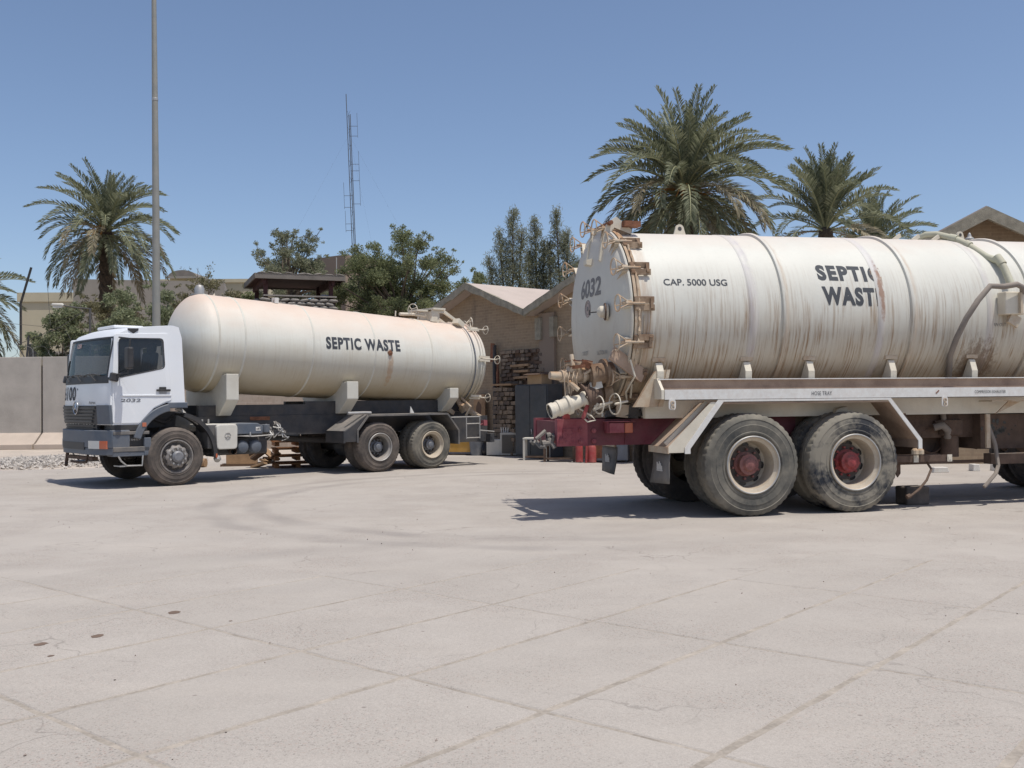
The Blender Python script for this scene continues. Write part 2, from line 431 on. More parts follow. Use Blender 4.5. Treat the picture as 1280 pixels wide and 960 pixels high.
# ---------------------------------------------------------------- mesh helpers
class MB:
    def __init__(s):
        s.v = []
        s.f = []
    def add(s, vs, fs):
        o = len(s.v)
        s.v.extend([tuple(p) for p in vs])
        s.f.extend([tuple(i + o for i in f) for f in fs])
        return s
    def box(s, x0, x1, y0, y1, z0, z1):
        vs = [(x, y, z) for x in (x0, x1) for y in (y0, y1) for z in (z0, z1)]
        return s.add(vs, [(0, 1, 3, 2), (4, 6, 7, 5), (0, 4, 5, 1), (2, 3, 7, 6), (0, 2, 6, 4), (1, 5, 7, 3)])
    def obox(s, c, size, rot):
        q = rot if isinstance(rot, Matrix) else Euler(rot).to_matrix()
        c = Vector(c)
        vs = [c + q @ Vector((a * size[0] / 2, b * size[1] / 2, d * size[2] / 2)) for a in (-1, 1) for b in (-1, 1) for d in (-1, 1)]
        return s.add(vs, [(0, 1, 3, 2), (4, 6, 7, 5), (0, 4, 5, 1), (2, 3, 7, 6), (0, 2, 6, 4), (1, 5, 7, 3)])
    def bar(s, p, q, w, h=None):
        p, q = Vector(p), Vector(q)
        d = q - p
        m = d.to_track_quat('X', 'Z').to_matrix()
        return s.obox((p + q) / 2, (d.length, w, h or w), m)
    def tube(s, pts, r, n=8, caps=True):
        pts = [Vector(p) for p in pts]
        rs = r if isinstance(r, (list, tuple)) else [r] * len(pts)
        rings = []
        prev = None
        for i, p in enumerate(pts):
            a = pts[max(0, i - 1)]
            b = pts[min(len(pts) - 1, i + 1)]
            d = (b - a).normalized()
            if prev is None:
                u = d.orthogonal().normalized()
            else:
                u = (prev - d * prev.dot(d)).normalized()
            prev = u
            w = d.cross(u)
            rings.append([p + (u * math.cos(2 * PI * k / n) + w * math.sin(2 * PI * k / n)) * rs[i] for k in range(n)])
        vs = [v for rg in rings for v in rg]
        fs = []
        for i in range(len(rings) - 1):
            for k in range(n):
                fs.append((i * n + k, i * n + (k + 1) % n, (i + 1) * n + (k + 1) % n, (i + 1) * n + k))
        if caps:
            fs.append(tuple(range(n - 1, -1, -1)))
            fs.append(tuple((len(rings) - 1) * n + k for k in range(n)))
        return s.add(vs, fs)
    def lathe(s, prof, o, d, n=48, a0=0., a1=2 * PI, close=False, mod=None):
        """prof: list of (t along axis, radius)"""
        o, d = Vector(o), Vector(d).normalized()
        u = d.cross(Vector((0, 0, 1)))
        u = Vector((1, 0, 0)) if u.length < 1e-4 else u.normalized()
        w = u.cross(d)
        full = abs(a1 - a0 - 2 * PI) < 1e-6
        m = n if full else n + 1
        vs = []
        for i, (t, r) in enumerate(prof):
            for k in range(m):
                a = a0 + (a1 - a0) * k / n
                rr = r + (mod(i, k) if mod else 0)
                vs.append(o + d * t + (u * math.cos(a) + w * math.sin(a)) * rr)
        fs = []
        L = len(prof)
        for i in range(L if close else L - 1):
            j = (i + 1) % L
            for k in range(m if full else m - 1):
                k2 = (k + 1) % m
                fs.append((i * m + k, i * m + k2, j * m + k2, j * m + k))
        return s.add(vs, fs)
    def torus(s, c, d, R0, r, n=24, k=6):
        prof = [(r * math.cos(2 * PI * i / k), R0 + r * math.sin(2 * PI * i / k)) for i in range(k)]
        return s.lathe(prof, c, d, n, close=True)
    def disc(s, c, d, r, n=24):
        c, d = Vector(c), Vector(d).normalized()
        u = d.orthogonal().normalized()
        w = d.cross(u)
        return s.add([c + (u * math.cos(2 * PI * k / n) + w * math.sin(2 * PI * k / n)) * r for k in range(n)], [tuple(range(n))])
    def prism(s, poly, axis, a, b):
        """poly in the plane perpendicular to axis; 'y': (x,z), 'x': (y,z), 'z': (x,y)"""
        def P3(p, t):
            return {'y': (p[0], t, p[1]), 'x': (t, p[0], p[1]), 'z': (p[0], p[1], t)}[axis]
        n = len(poly)
        vs = [P3(p, a) for p in poly] + [P3(p, b) for p in poly]
        fs = [tuple(range(n)), tuple(range(2 * n - 1, n - 1, -1))]
        for i in range(n):
            j = (i + 1) % n
            fs.append((i, i + n, j + n, j))
        return s.add(vs, fs)
    def strip(s, line, y0, y1, th):
        """bent plate following line (x,z), from y0 to y1, thickness th below"""
        n = len(line)
        nrm = []
        for i in range(n):
            a = Vector(line[max(0, i - 1)])
            b = Vector(line[min(n - 1, i + 1)])
            d = (b - a).normalized()
            nrm.append(Vector((d.y, -d.x)))
        low = [Vector(line[i]) + nrm[i] * th for i in range(n)]
        vs = []
        for y in (y0, y1):
            vs += [(p[0], y, p[1]) for p in line] + [(p.x, y, p.y) for p in low]
        fs = []
        N = 2 * n
        for i in range(n - 1):
            fs += [(i, i + 1, N + i + 1, N + i), (n + i, N + n + i, N + n + i + 1, n + i + 1), (i, n + i, n + i + 1, i + 1), (N + i, N + i + 1, N + n + i + 1, N + n + i)]
        fs += [(0, N, N + n, n), (n - 1, n + n - 1, N + n + n - 1, N + n - 1)]
        return s.add(vs, fs)
    def mesh(s, name):
        me = bpy.data.meshes.new(name)
        me.from_pydata(s.v, [], s.f)
        return me

def fix_normals(me):
    bm = bmesh.new()
    bm.from_mesh(me)
    bmesh.ops.recalc_face_normals(bm, faces=bm.faces)
    bm.to_mesh(me)
    bm.free()

def obj(name, mb, m, parent=None, smooth=None, bevel=0, normals=True):
    me = mb.mesh(name) if isinstance(mb, MB) else mb
    if normals:
        fix_normals(me)
    if m is not None:
        me.materials.clear()
        me.materials.append(M[m] if isinstance(m, str) else m)
    if smooth:
        me.shade_smooth()
        if smooth is not True:
            me.set_sharp_from_angle(angle=R(smooth))
    o = bpy.data.objects.new(name, me)
    COL.objects.link(o)
    if parent is not None:
        o.parent = parent
    if bevel:
        b = o.modifiers.new('bevel', 'BEVEL')
        b.width = bevel
        b.segments = 2
        b.limit_method = 'ANGLE'
        b.angle_limit = R(35)
    return o

def thing(name, label, cat, loc=(0, 0, 0), rz=0., group=None):
    o = bpy.data.objects.new(name, None)
    o.empty_display_size = .2
    COL.objects.link(o)
    o.location = loc
    o.rotation_euler = (0, 0, rz)
    return tag(o, label, cat, group)

def tag(o, label, cat, group=None):
    o['label'] = label
    o['category'] = cat
    if group:
        o['group'] = group
    return o

def struct(o):
    o['kind'] = 'structure'
    return o

def kids(o):
    return [c for c in COL.objects if c.parent == o]

def copy_tree(o, parent=None):
    c = o.copy()
    COL.objects.link(c)
    c.parent = parent
    for ch in list(o.children):
        copy_tree(ch, c)
    return c

def text_mesh(txt, size, bold=.012, sx=.8, spacing=1.0, cuts=.03):
    cu = bpy.data.curves.new('lettering', 'FONT')
    cu.body = txt
    cu.size = size
    cu.offset = bold * size
    cu.align_x = 'CENTER'
    cu.align_y = 'CENTER'
    cu.space_character = spacing
    cu.resolution_u = 4
    t = bpy.data.objects.new('tmp', cu)
    COL.objects.link(t)
    dg = bpy.context.evaluated_depsgraph_get()
    me = bpy.data.meshes.new_from_object(t.evaluated_get(dg))
    bpy.data.objects.remove(t)
    bm = bmesh.new()
    bm.from_mesh(me)
    bmesh.ops.remove_doubles(bm, verts=bm.verts, dist=1e-5)
    for v in bm.verts:
        v.co.x *= sx
    ys = [v.co.y for v in bm.verts]
    xs = [v.co.x for v in bm.verts]
    for ax, lo, hi in ((1, min(ys), max(ys)), (0, min(xs), max(xs))):
        k = lo + cuts
        while k < hi:
            co = [0, 0, 0]
            co[ax] = k
            no = [0, 0, 0]
            no[ax] = 1
            bmesh.ops.bisect_plane(bm, geom=bm.verts[:] + bm.edges[:] + bm.faces[:], plane_co=co, plane_no=no)
            k += cuts
    w, h = max(xs) - min(xs), max(ys) - min(ys)
    cx, cy = (max(xs) + min(xs)) / 2, (max(ys) + min(ys)) / 2
    for v in bm.verts:
        v.co.x -= cx
        v.co.y -= cy
    bm.to_mesh(me)
    bm.free()
    me['w'] = w
    me['h'] = h
    return me

def text_on(name, txt, fn, W, Hh, m, parent, bold=.012, label=None, cuts=.03, spacing=1.0):
    """fn(u, v) -> point; text scaled to W x Hh"""
    me = text_mesh(txt, 1.0, bold, 1.0, spacing, cuts / Hh)
    a, b = W / me['w'], Hh / me['h']
    for v in me.vertices:
        v.co = fn(v.co.x * a, v.co.y * b)
    me.update()
    o = obj(name, me, m, parent, normals=False)
    if label:
        o['label'] = label
    return o

# ---------------------------------------------------------------- ground
gm = MB().add([(-600, -60, -.03), (600, -60, -.03), (600, 1500, -.03), (-600, 1500, -.03)], [(0, 1, 2, 3)])
struct(obj('ground', gm, 'dirt'))
ys = [(-60, -30), (60, -30), (60, 60), (-4, 60), (-6.2, 27), (-9.6, 22.5), (-14, 21.4), (-60, 20.5)]
ym = MB().prism(ys, 'z', -.05, 0)
yard = struct(obj('yard', ym, 'yard'))
# big cast slabs of the yard, nearest ones as pieces of their own
ga = R(49.6)
ux, uy = Vector((math.cos(ga), math.sin(ga))), Vector((-math.sin(ga), math.cos(ga)))
us = [-3.1, -1.35, .45, 2.15, 3.64, 5.32, 7.22, 9.15, 11.1, 13.0]
vs_ = [2.02 - .93 * k for k in range(9, 0, -1)] + [2.02, 2.92, 3.86, 4.73, 5.66, 6.6, 7.55, 8.5, 9.4]
jm = MB()
npc = 0
region = []
for i in range(len(us) - 1):
    for j in range(len(vs_) - 1):
        c = [(us[i], vs_[j]), (us[i + 1], vs_[j]), (us[i + 1], vs_[j + 1]), (us[i], vs_[j + 1])]
        w = [ux * a + uy * b for a, b in c]
        cx = sum(p.x for p in w) / 4
        cy = sum(p.y for p in w) / 4
        if cy < 2.6 or cy > 9.2 or max(p.y for p in w) > 10 or abs(cx) > .56 * cy + 1.2:
            continue
        region.append((i, j, c))
for (i, j, c) in region:
    g = .011 + .006 * rnd.random()
    far = min(1., max(.25, (8.2 - (ux * c[0][0] + uy * c[0][1]).y) / 3.5))
    gu, gv = .006 * (.5 + far), (.008 + .011 * far)
    a0, a1, b0, b1 = c[0][0] + gu, c[1][0] - gu, c[0][1] + gv, c[2][1] - gv
    # wavy worn edge outline
    out = []
    def side(p, q, n):
        for k in range(n):
            f = k / n
            x = p[0] + (q[0] - p[0]) * f + rnd.uniform(-.005, .005)
            y = p[1] + (q[1] - p[1]) * f + rnd.uniform(-.006, .007)
            out.append(ux * x + uy * y)
    side((a0, b0), (a1, b0), 12)
    side((a1, b0), (a1, b1), 7)
    side((a1, b1), (a0, b1), 12)
    side((a0, b1), (a0, b0), 7)
    cen = sum(out, Vector((0, 0))) / len(out)
    n = len(out)
    inn = [cen + (p - cen) * .985 for p in out]
    mb = MB()
    mb.add([(p.x, p.y, .0005) for p in out] + [(p.x, p.y, .0085) for p in inn], [(k, (k + 1) % n, n + (k + 1) % n, n + k) for k in range(n)] + [tuple(range(n, 2 * n))])
    o = obj('slab', mb, 'slab', yard)
    fill = [ux * (c[k][0]) + uy * (c[k][1]) for k in range(4)]
    jm.add([(p.x, p.y, .004) for p in fill], [(0, 1, 2, 3)])
obj('joint_sand', jm, 'joint', yard)['kind'] = 'stuff'

# crushed stone heap beside the blast wall and loose grit
gb = MB()
for k in range(5200):
    a = rnd.gauss(0, 1)
    b = rnd.gauss(0, 1)
    x, y = -11.6 + a * 1.15 + b * .4, 25.6 + b * 1.35
    if y < 22.6 - .1 * (x + 14):
        continue
    s = rnd.uniform(.02, .075)
    h = max(0, .10 * math.exp(-(a * a + b * b) / 1.4)) - .03
    q = Euler((rnd.random() * 6, rnd.random() * 6, rnd.random() * 6)).to_matrix()
    p = Vector((x, y, h + s * .3))
    vs = [p + q @ Vector(t) * s for t in ((1, 0, -.5), (-.6, .8, -.4), (-.5, -.9, -.4), (.1, .1, .8))]
    gb.add(vs, [(0, 1, 2), (0, 3, 1), (1, 3, 2), (2, 3, 0)])
g = obj('gravel_heap', gb, 'gravel', normals=False)
g['kind'] = 'stuff'
gb = MB()
for k in range(650):
    x, y = rnd.uniform(-14, 12), rnd.uniform(3.5, 24) 
    if abs(x) > .55 * y:
        continue
    s = rnd.uniform(.002, .009)
    p = Vector((x, y, .0085 + s * .3))
    q = Euler((rnd.random() * 6, rnd.random() * 6, rnd.random() * 6)).to_matrix()
    gb.add([p + q @ Vector(t) * s for t in ((1, 0, -.5), (-.6, .8, -.4), (-.5, -.9, -.4), (.1, .1, .8))], [(0, 1, 2), (0, 3, 1), (1, 3, 2), (2, 3, 0)])
g = obj('grit', gb, 'stone', normals=False)
g['kind'] = 'stuff'
# oil drips in the foreground on the left
for k, (x, y) in enumerate([(-2.35, 6.94), (-2.60, 6.26), (-2.86, 6.06), (-2.67, 5.78), (-1.88, 6.65)]):
    w = (.045, .04, .04, .018, .012)[k]
    mb = MB()
    pts = [(x + w * math.cos(a * PI / 5) * rnd.uniform(.7, 1.2), y + w * 1.2 * math.sin(a * PI / 5) * rnd.uniform(.7, 1.2), .0098) for a in range(10)]
    mb.add(pts, [tuple(range(10))])
    lb_ = ('farthest and largest dark oil drip on the concrete, left of centre', 'oval oil drip in the middle of the row of left foreground drips', 'oval oil drip nearest the left edge of the photo', 'tiny oil drip closest to the camera at the left', 'tiny dark speck of oil right of the other drips')[k]
    tag(obj('oil_stain', mb, 'rust_brown'), lb_, 'stain', 'oil drips on the concrete')
# ---------------------------------------------------------------- wheels
def tyre_mb(Rr, rr, w, n=132, notch=.010, y0=0.):
    """axis along y; outer face at y=y0, body toward +y"""
    h = Rr - rr
    prof = [(.012, rr + .0), (.0, rr + .12 * h), (-.008, rr + .14 * h), (-.009, rr + .20 * h), (-.003, rr + .22 * h), (-.008, rr + .45 * h), (-.009, rr + .5 * h), (-.005, rr + .52 * h), (.002, rr + .72 * h), (-.003, rr + .74 * h), (.001, rr + .78 * h), (.022, rr + .90 * h), (.034, rr + .97 * h), (.05, Rr - .004), (.09, Rr),
            (w * .40, Rr), (w * .41, Rr - .012), (w * .44, Rr - .012), (w * .45, Rr), (w * .55, Rr), (w * .56, Rr - .012), (w * .59, Rr - .012), (w * .60, Rr),
            (w - .09, Rr), (w - .05, Rr - .004), (w - .034, rr + .97 * h), (w - .004, rr + .75 * h), (w, rr + .3 * h), (w - .012, rr)]
    def mod(i, k):
        if notch and (k % 3 == 0) and prof[i][1] > rr + .93 * h and (prof[i][0] < .095 or prof[i][0] > w - .095):
            return -notch
        return 0
    return MB().lathe([(t + y0, r) for t, r in prof], (0, 0, 0), (0, 1, 0), n, mod=mod)

def rim_dual_mb(rr, w):
    """deep dished steel rim seen from outside"""
    return MB().lathe([(.004, rr + .012), (-.012, rr + .012), (-.014, rr - .008), (.01, rr - .018), (.03, rr - .05), (w * .75, rr - .065), (w * .78, rr - .075), (w * .82, rr * .62), (w * .70, rr * .45), (w * .70, .0)],
                      (0, 0, 0), (0, 1, 0), 48)

def hub_mb(t0, r, ln, nuts, nr):
    b = MB().lathe([(t0, r * 1.35), (t0 - .02, r * 1.35), (t0 - .035, r * 1.05), (t0 - ln * .55, r * .98), (t0 - ln * .6, r * 1.12), (t0 - ln * .72, r * 1.12), (t0 - ln * .76, r * .8), (t0 - ln * .95, r * .6), (t0 - ln, r * .3), (t0 - ln, 0)], (0, 0, 0), (0, 1, 0), 24)
    for k in range(nuts):
        a = 2 * PI * k / nuts
        c = (nr * math.cos(a), nr * math.sin(a))
        b.tube([(c[0], t0 + .01, c[1]), (c[0], t0 - .045, c[1])], .015, 6)
    return b

def holes_mb(t, rc, r, n):
    b = MB()
    for k in range(n):
        a = 2 * PI * (k + .3) / n
        u = Vector((-math.sin(a), 0, math.cos(a)))
        v = Vector((math.cos(a), 0, math.sin(a)))
        c = Vector((rc * math.cos(a), t, rc * math.sin(a)))
        b.add([c + u * r * 1.3 * math.cos(q) + v * r * .8 * math.sin(q) for q in [2 * PI * i / 12 for i in range(12)]], [tuple(range(12))])
    return b

hole_src = {}
def holes(wh, t, rc, r, n):
    key = (t, rc, r, n)
    if key not in hole_src:
        me = holes_mb(t, rc, r, 1).mesh('rim_hole')
        me.materials.append(M['window_dark'])
        hole_src[key] = me
    for k in range(n):
        o = bpy.data.objects.new('rim_hole', hole_src[key])
        COL.objects.link(o)
        o.parent = wh
        o.rotation_euler = (0, 2 * PI * k / n, 0)

def dual_wheel(parent, loc, Rr, rr, w, tm, rm, hm, ring=None, spin=0., flip=False, inner=True, label=None, hub_len=.16):
    wh = obj('wheel', rim_dual_mb(rr, w), rm, parent, smooth=35)
    wh.location = loc
    wh.rotation_euler = (0, spin, PI if flip else 0)
    obj('tyre', tyre_mb(Rr, rr, w), tm, wh, smooth=25)
    obj('hub', hub_mb(w * .70, rr * .33, hub_len, 10, rr * .52), hm, wh, smooth=35)
    obj('hub_plate', MB().lathe([(w * .695, rr * .66), (w * .69, rr * .66), (w * .69, rr * .4)], (0, 0, 0), (0, 1, 0), 32), 'rim_dark', wh)
    holes(wh, w * .74, rr * .70, .034, 8)
    if ring:
        obj('rim_flange', MB().torus((0, -.012, 0), (0, 1, 0), rr + .002, .011, 48, 6), ring, wh, smooth=True)
    if inner:
        obj('inner_tyre', tyre_mb(Rr, rr, w, y0=w + .05), tm, wh, smooth=25)
    if label:
        wh['label'] = label
    return wh

def front_wheel(parent, loc, Rr, rr, w, tm, spin=0., flip=False):
    prof = [(.004, rr + .012), (-.008, rr + .012), (-.01, rr - .008), (.02, rr - .02), (.05, rr - .05), (.06, rr * .80), (.045, rr * .79), (-.015, rr * .70), (-.035, rr * .56), (-.02, rr * .36), (-.02, 0)]
    def mod(i, k):
        return (-.016 if (k // 3) % 2 == 0 and i in (6, 7) else 0)
    wh = obj('wheel', MB().lathe(prof, (0, 0, 0), (0, 1, 0), 60, mod=mod), 'rim_front', parent, smooth=35)
    wh.location = loc
    wh.rotation_euler = (0, spin, PI if flip else 0)
    obj('tyre', tyre_mb(Rr, rr, w, notch=.006), tm, wh, smooth=25)
    b = MB().lathe([(-.02, rr * .38), (-.06, rr * .36), (-.075, rr * .27), (-.085, rr * .25), (-.085, 0)], (0, 0, 0), (0, 1, 0), 24)
    obj('hub', b, 'hub_grey', wh, smooth=35)
    b = MB()
    for k in range(10):
        a = 2 * PI * k / 10
        c = (rr * .49 * math.cos(a), rr * .49 * math.sin(a))
        b.tube([(c[0], 0, c[1]), (c[0], -.06, c[1])], .019, 6)
    obj('wheel_nuts', b, 'steel', wh)['kind'] = 'stuff'
    holes(wh, -.002, rr * .74, .03, 10)
    return wh

# ================================================================= TRUCK WITH THE WHITE CAB
A1 = math.atan2(.663, .749)
T1 = thing('tanker_truck', 'white-cabbed septic tanker lorry numbered 6100, parked in front of the blast wall at the left', 'tanker truck', (-6.709, 18.494, 0), A1)

def bul(y, k=.11, h=1.17):
    return k * min(1.2, abs(y) / h) ** 4
def yside(z):
    return 1.16 - max(0., z - 1.85) * .07
def interp(z, tab):
    for (a, b), (c, d) in zip(tab, tab[1:]):
        if z <= c:
            return b + (d - b) * (z - a) / (c - a)
    return tab[-1][1]
FX = [(.9, -1.20), (1.42, -1.235), (1.85, -1.21), (2.2, -1.16), (2.60, -1.085), (2.72, -1.0)]
def front_x(z, y):
    return interp(z, FX) + bul(y)

def cab_hull(shrink=0.):
    s = shrink
    prof = [(None, 1.09), (None, 1.42), (None, 1.85), (None, 2.2), (None, 2.58), (-1.0, 2.70), (-.84, 2.765), (-.4, 2.82), (.0, 2.855), (.10, 2.83), (.15, 2.6), (.18, 1.46), (-.16, 1.46), (-.38, 1.36), (-.52, 1.22), (-.58, 1.09)]
    ny = 16
    vs, fs = [], []
    n = len(prof)
    for j in range(ny + 1):
        q = -1 + 2 * j / ny
        for i, (x, z) in enumerate(prof):
            y = q * (yside(z) - s)
            if x is None:
                xx = front_x(z, y) + s
            elif i in (5, 6):
                xx = x + bul(y, .09) + s
            else:
                xx = x - (s if i in (9, 10, 11) else 0)
            zz = z
            if 4 < i < 10:
                zz = z - .035 * abs(q) ** 2.5 - s
            if i in (0, 11, 12, 13, 14, 15):
                zz = z + s
            vs.append((xx, y, zz))
    for j in range(ny):
        for i in range(n):
            k = (i + 1) % n
            fs.append((j * n + i, j * n + k, (j + 1) * n + k, (j + 1) * n + i))
    fs.append(tuple(range(n)))
    fs.append(tuple(ny * n + i for i in range(n - 1, -1, -1)))
    return MB().add(vs, fs)

def boolean_apply(o, cutters):
    for c in cutters:
        m = o.modifiers.new('b', 'BOOLEAN')
        m.operation = 'DIFFERENCE'
        m.solver = 'EXACT'
        m.object = c
    dg = bpy.context.evaluated_depsgraph_get()
    dg.update()
    me = bpy.data.meshes.new_from_object(o.evaluated_get(dg))
    o.modifiers.clear()
    o.data = me
    for c in cutters:
        bpy.data.objects.remove(c)

def cutter(mb):
    me = mb.mesh('cut')
    fix_normals(me)
    c = bpy.data.objects.new('cut', me)
    COL.objects.link(c)
    return c

def rounded(poly, r, n=4):
    out = []
    m = len(poly)
    for i in range(m):
        p = Vector(poly[i])
        a = (Vector(poly[i - 1]) - p)
        b = (Vector(poly[(i + 1) % m]) - p)
        rr = min(r, a.length * .45, b.length * .45)
        a, b = p + a.normalized() * rr, p + b.normalized() * rr
        for k in range(n + 1):
            t = k / n
            out.append(tuple(a * (1 - t) ** 2 + p * 2 * t * (1 - t) + b * t * t))
    return out

SW = rounded([(-.955, 2.56), (-.20, 2.575), (-.185, 2.07), (-.985, 1.90)], .07)
WS = rounded([(-1.05, 1.91), (1.05, 1.91), (.99, 2.585), (-.99, 2.585)], .08)
DOOR = rounded([(-1.04, 2.64), (-.10, 2.68), (-.06, 1.50), (-.16, 1.48), (-.38, 1.38), (-.53, 1.22), (-.60, 1.115), (-1.09, 1.115), (-1.09, 1.85)], .045)
body = obj('cab_body', cab_hull(), None)
body.data.materials.append(M['white_paint'])
body.data.materials.append(M['interior'])
inner = cab_hull(.045)
im = inner.mesh('cut'); fix_normals(im)
im.materials.append(M['interior'])
ic = bpy.data.objects.new('cut', im); COL.objects.link(ic)
boolean_apply(body, [ic, cutter(MB().prism(SW, 'y', -2, 2)), cutter(MB().prism(WS, 'x', -2, -.7)), cutter(MB().prism(rounded([(-.7, 1.95), (.7, 1.95), (.7, 2.5), (-.7, 2.5)], .06), 'x', 0, .4))])
body.parent = T1
body.data.shade_smooth()
body.data.set_sharp_from_angle(angle=R(38))
bv = body.modifiers.new('bevel', 'BEVEL'); bv.width = .022; bv.segments = 3; bv.limit_method = 'ANGLE'; bv.angle_limit = R(40)

def patch(y0, y1, z0, z1, off, ny=12, nz=4, th=.02):
    """curved panel on the cab front"""
    vs = []
    for o_ in (0, th):
        for j in range(nz + 1):
            z = z0 + (z1 - z0) * j / nz
            for i in range(ny + 1):
                y = y0 + (y1 - y0) * i / ny
                vs.append((front_x(z, y) - off + o_, y, z))
    N = (nz + 1) * (ny + 1)
    fs = []
    W = ny + 1
    for j in range(nz):
        for i in range(ny):
            a = j * W + i
            fs.append((a, a + 1, a + W + 1, a + W))
            fs.append((N + a, N + a + W, N + a + W + 1, N + a + 1))
    for i in range(ny):
        fs.append((i, N + i, N + i + 1, i + 1))
        a = nz * W + i
        fs.append((a, a + 1, N + a + 1, N + a))
    for j in range(nz):
        a = j * W
        fs.append((a, a + W, N + a + W, N + a))
        a = j * W + ny
        fs.append((a, N + a, N + a + W, a + W))
    return MB().add(vs, fs)

def frame_patch(y0, y1, z0, z1, wy, wz, off, th):
    b = MB()
    for q in (patch(y0, y1, z0, z0 + wz, off, 12, 1, th), patch(y0, y1, z1 - wz, z1, off, 12, 1, th), patch(y0, y0 + wy, z0 + wz, z1 - wz, off, 2, 5, th), patch(y1 - wy, y1, z0 + wz, z1 - wz, off, 2, 5, th)):
        b.add(q.v, q.f)
    return b
ws = obj('windscreen', patch(-1.04, 1.04, 1.915, 2.58, -.012, 14, 6, .006), 'glass', T1, smooth=30)
obj('windscreen_seal', frame_patch(-1.055, 1.055, 1.90, 2.60, .035, .03, .004, .03), 'black_plastic', ws, smooth=30)
cw = obj('cowl_panel', patch(-1.09, 1.09, 1.80, 1.90, .008, 14, 2, .03), 'black_plastic', T1, smooth=30)
for yy in (-.75, -.05, .6):
    b = MB()
    p0 = Vector((front_x(1.83, yy) - .03, yy, 1.84))
    p1 = Vector((front_x(1.96, yy + .28) - .03, yy + .25, 1.96))
    b.tube([p0, p0.lerp(p1, .6) + Vector((-.02, 0, .01)), p1], .009, 6)
    a_, c_ = yy - .12, yy + .52
    b.tube([(front_x(1.94, a_) - .022, a_, 1.935), (front_x(1.97, (a_ + c_) / 2) - .022, (a_ + c_) / 2, 1.965), (front_x(1.95, c_) - .022, c_, 1.955)], .012, 6)
    obj('wiper', b, 'black_plastic', cw)
# number and small lettering on the front
def on_front(yc, zc, off=.009):
    return lambda u, v: (front_x(zc + v, yc - u) - off, yc - u, zc + v)
text_on('number_lettering', '6100', on_front(.645, 1.635), .78, .25, 'ink', T1, .016, cuts=.05, spacing=1.12)
obj('lettering_dot', MB().disc((front_x(1.71, .18) - .006, .18, 1.71), (-1, 0, 0), .018, 10), 'ink', T1, normals=False)
text_on('lettering', 'Actros', on_front(-.58, 1.475), .26, .05, 'ink_faded', T1, .012, cuts=.06)
text_on('lettering', '1281', lambda u, v: (front_x(2.49 + v, .42 - u) - .004, .42 - u, 2.49 + v), .22, .08, 'ink_pink', T1, .01, cuts=.06)
# grille and grey corner panels
gr = obj('grille', patch(-.80, 1.06, 1.10, 1.42, .022, 16, 3, .05), 'black_plastic', T1, smooth=30)
b = MB()
b2 = patch(-.72, .98, .98, 1.105, .0, 12, 1, .05)
obj('grille_base', b2, 'black_plastic', gr, smooth=30)
for k in range(5):
    z = 1.13 + k * .058
    obj('slat', patch(-.74 + (4 - k) * .03, 1.0 - (4 - k) * .02, z, z + .034, .044, 14, 1, .03), 'grille', gr, smooth=30)
for k in range(2):
    obj('slat', patch(-.62, .90, 1.0 + k * .055, 1.03 + k * .055, .02, 12, 1, .03), 'black_plastic', gr, smooth=30)
obj('corner_panel', patch(-1.168, -.80, 1.10, 1.43, .026, 8, 3, .05), 'grey_plastic', T1, smooth=30, bevel=.006)
obj('corner_panel', patch(1.02, 1.168, 1.10, 1.43, .026, 4, 3, .05), 'grey_plastic', T1, smooth=30, bevel=.006)
# round three-spoke badge
c0 = Vector((front_x(1.38, 0) - .062, .06, 1.385))
b = MB().torus(c0, (1, 0, 0), .112, .011, 28, 6)
for a in (90, 210, 330):
    e = c0 + Vector((0, math.cos(R(a)) * .108, math.sin(R(a)) * .108))
    b.tube([c0, e], [.02, .005], 6)
obj('badge', b, 'chrome', T1, smooth=40)
# bumper
def bump_x(y):
    return -1.31 + .20 * min(1.2, abs(y) / 1.17) ** 5
def bump_patch(y0, y1, z0, z1, off, th, ny=14, lean=0.):
    vs = []
    for o_ in (0, th):
        for z in (z0, z1):
            for i in range(ny + 1):
                y = y0 + (y1 - y0) * i / ny
                vs.append((bump_x(y) - off + o_ + lean * (z - .8), y, z))
    W = ny + 1
    fs = []
    for i in range(ny):
        fs += [(i, i + 1, W + i + 1, W + i), (2 * W + i, 3 * W + i, 3 * W + i + 1, 2 * W + i + 1), (i, 2 * W + i, 2 * W + i + 1, i + 1), (W + i, W + i + 1, 3 * W + i + 1, 3 * W + i)]
    fs += [(0, W, 3 * W, 2 * W), (ny, 2 * W + ny, 3 * W + ny, W + ny)]
    return MB().add(vs, fs)
bp = bump_patch(-1.18, 1.18, .70, 1.0, 0, .30)
q = bump_patch(-1.18, 1.18, .575, .70, -.012, .28)
bp.add(q.v, q.f)
bo = obj('bumper', bp, 'grey_plastic', T1, smooth=30, bevel=.012)
obj('bumper_slot', bump_patch(-.42, .78, .66, .785, .006, .02), 'black_plastic', bo)
obj('headlight', bump_patch(-.96, -.62, .685, .82, .008, .03, 5), 'lens', T1, smooth=30)
obj('indicator', bump_patch(-1.10, -.965, .685, .82, .010, .03, 4), 'orange', T1, smooth=30)
obj('headlight', bump_patch(.80, 1.1, .685, .82, .008, .03, 5), 'lens', T1, smooth=30)
obj('bumper_bar', MB().box(-1.2, -.9, -1.0, 1.0, .62, .95), 'frame_black', T1)
b = MB().box(-1.22, -1.12, -.55, .75, .47, .53)
b.tube([(-1.2, .78, .6), (-1.22, .8, .4), (-1.25, .72, .34)], .03, 6)
b.tube([(-1.2, -.3, .6), (-1.25, -.35, .44), (-1.2, .1, .41), (-1.2, .6, .42)], .022, 6)
obj('tow_bracket', b, 'rust_brown', T1)
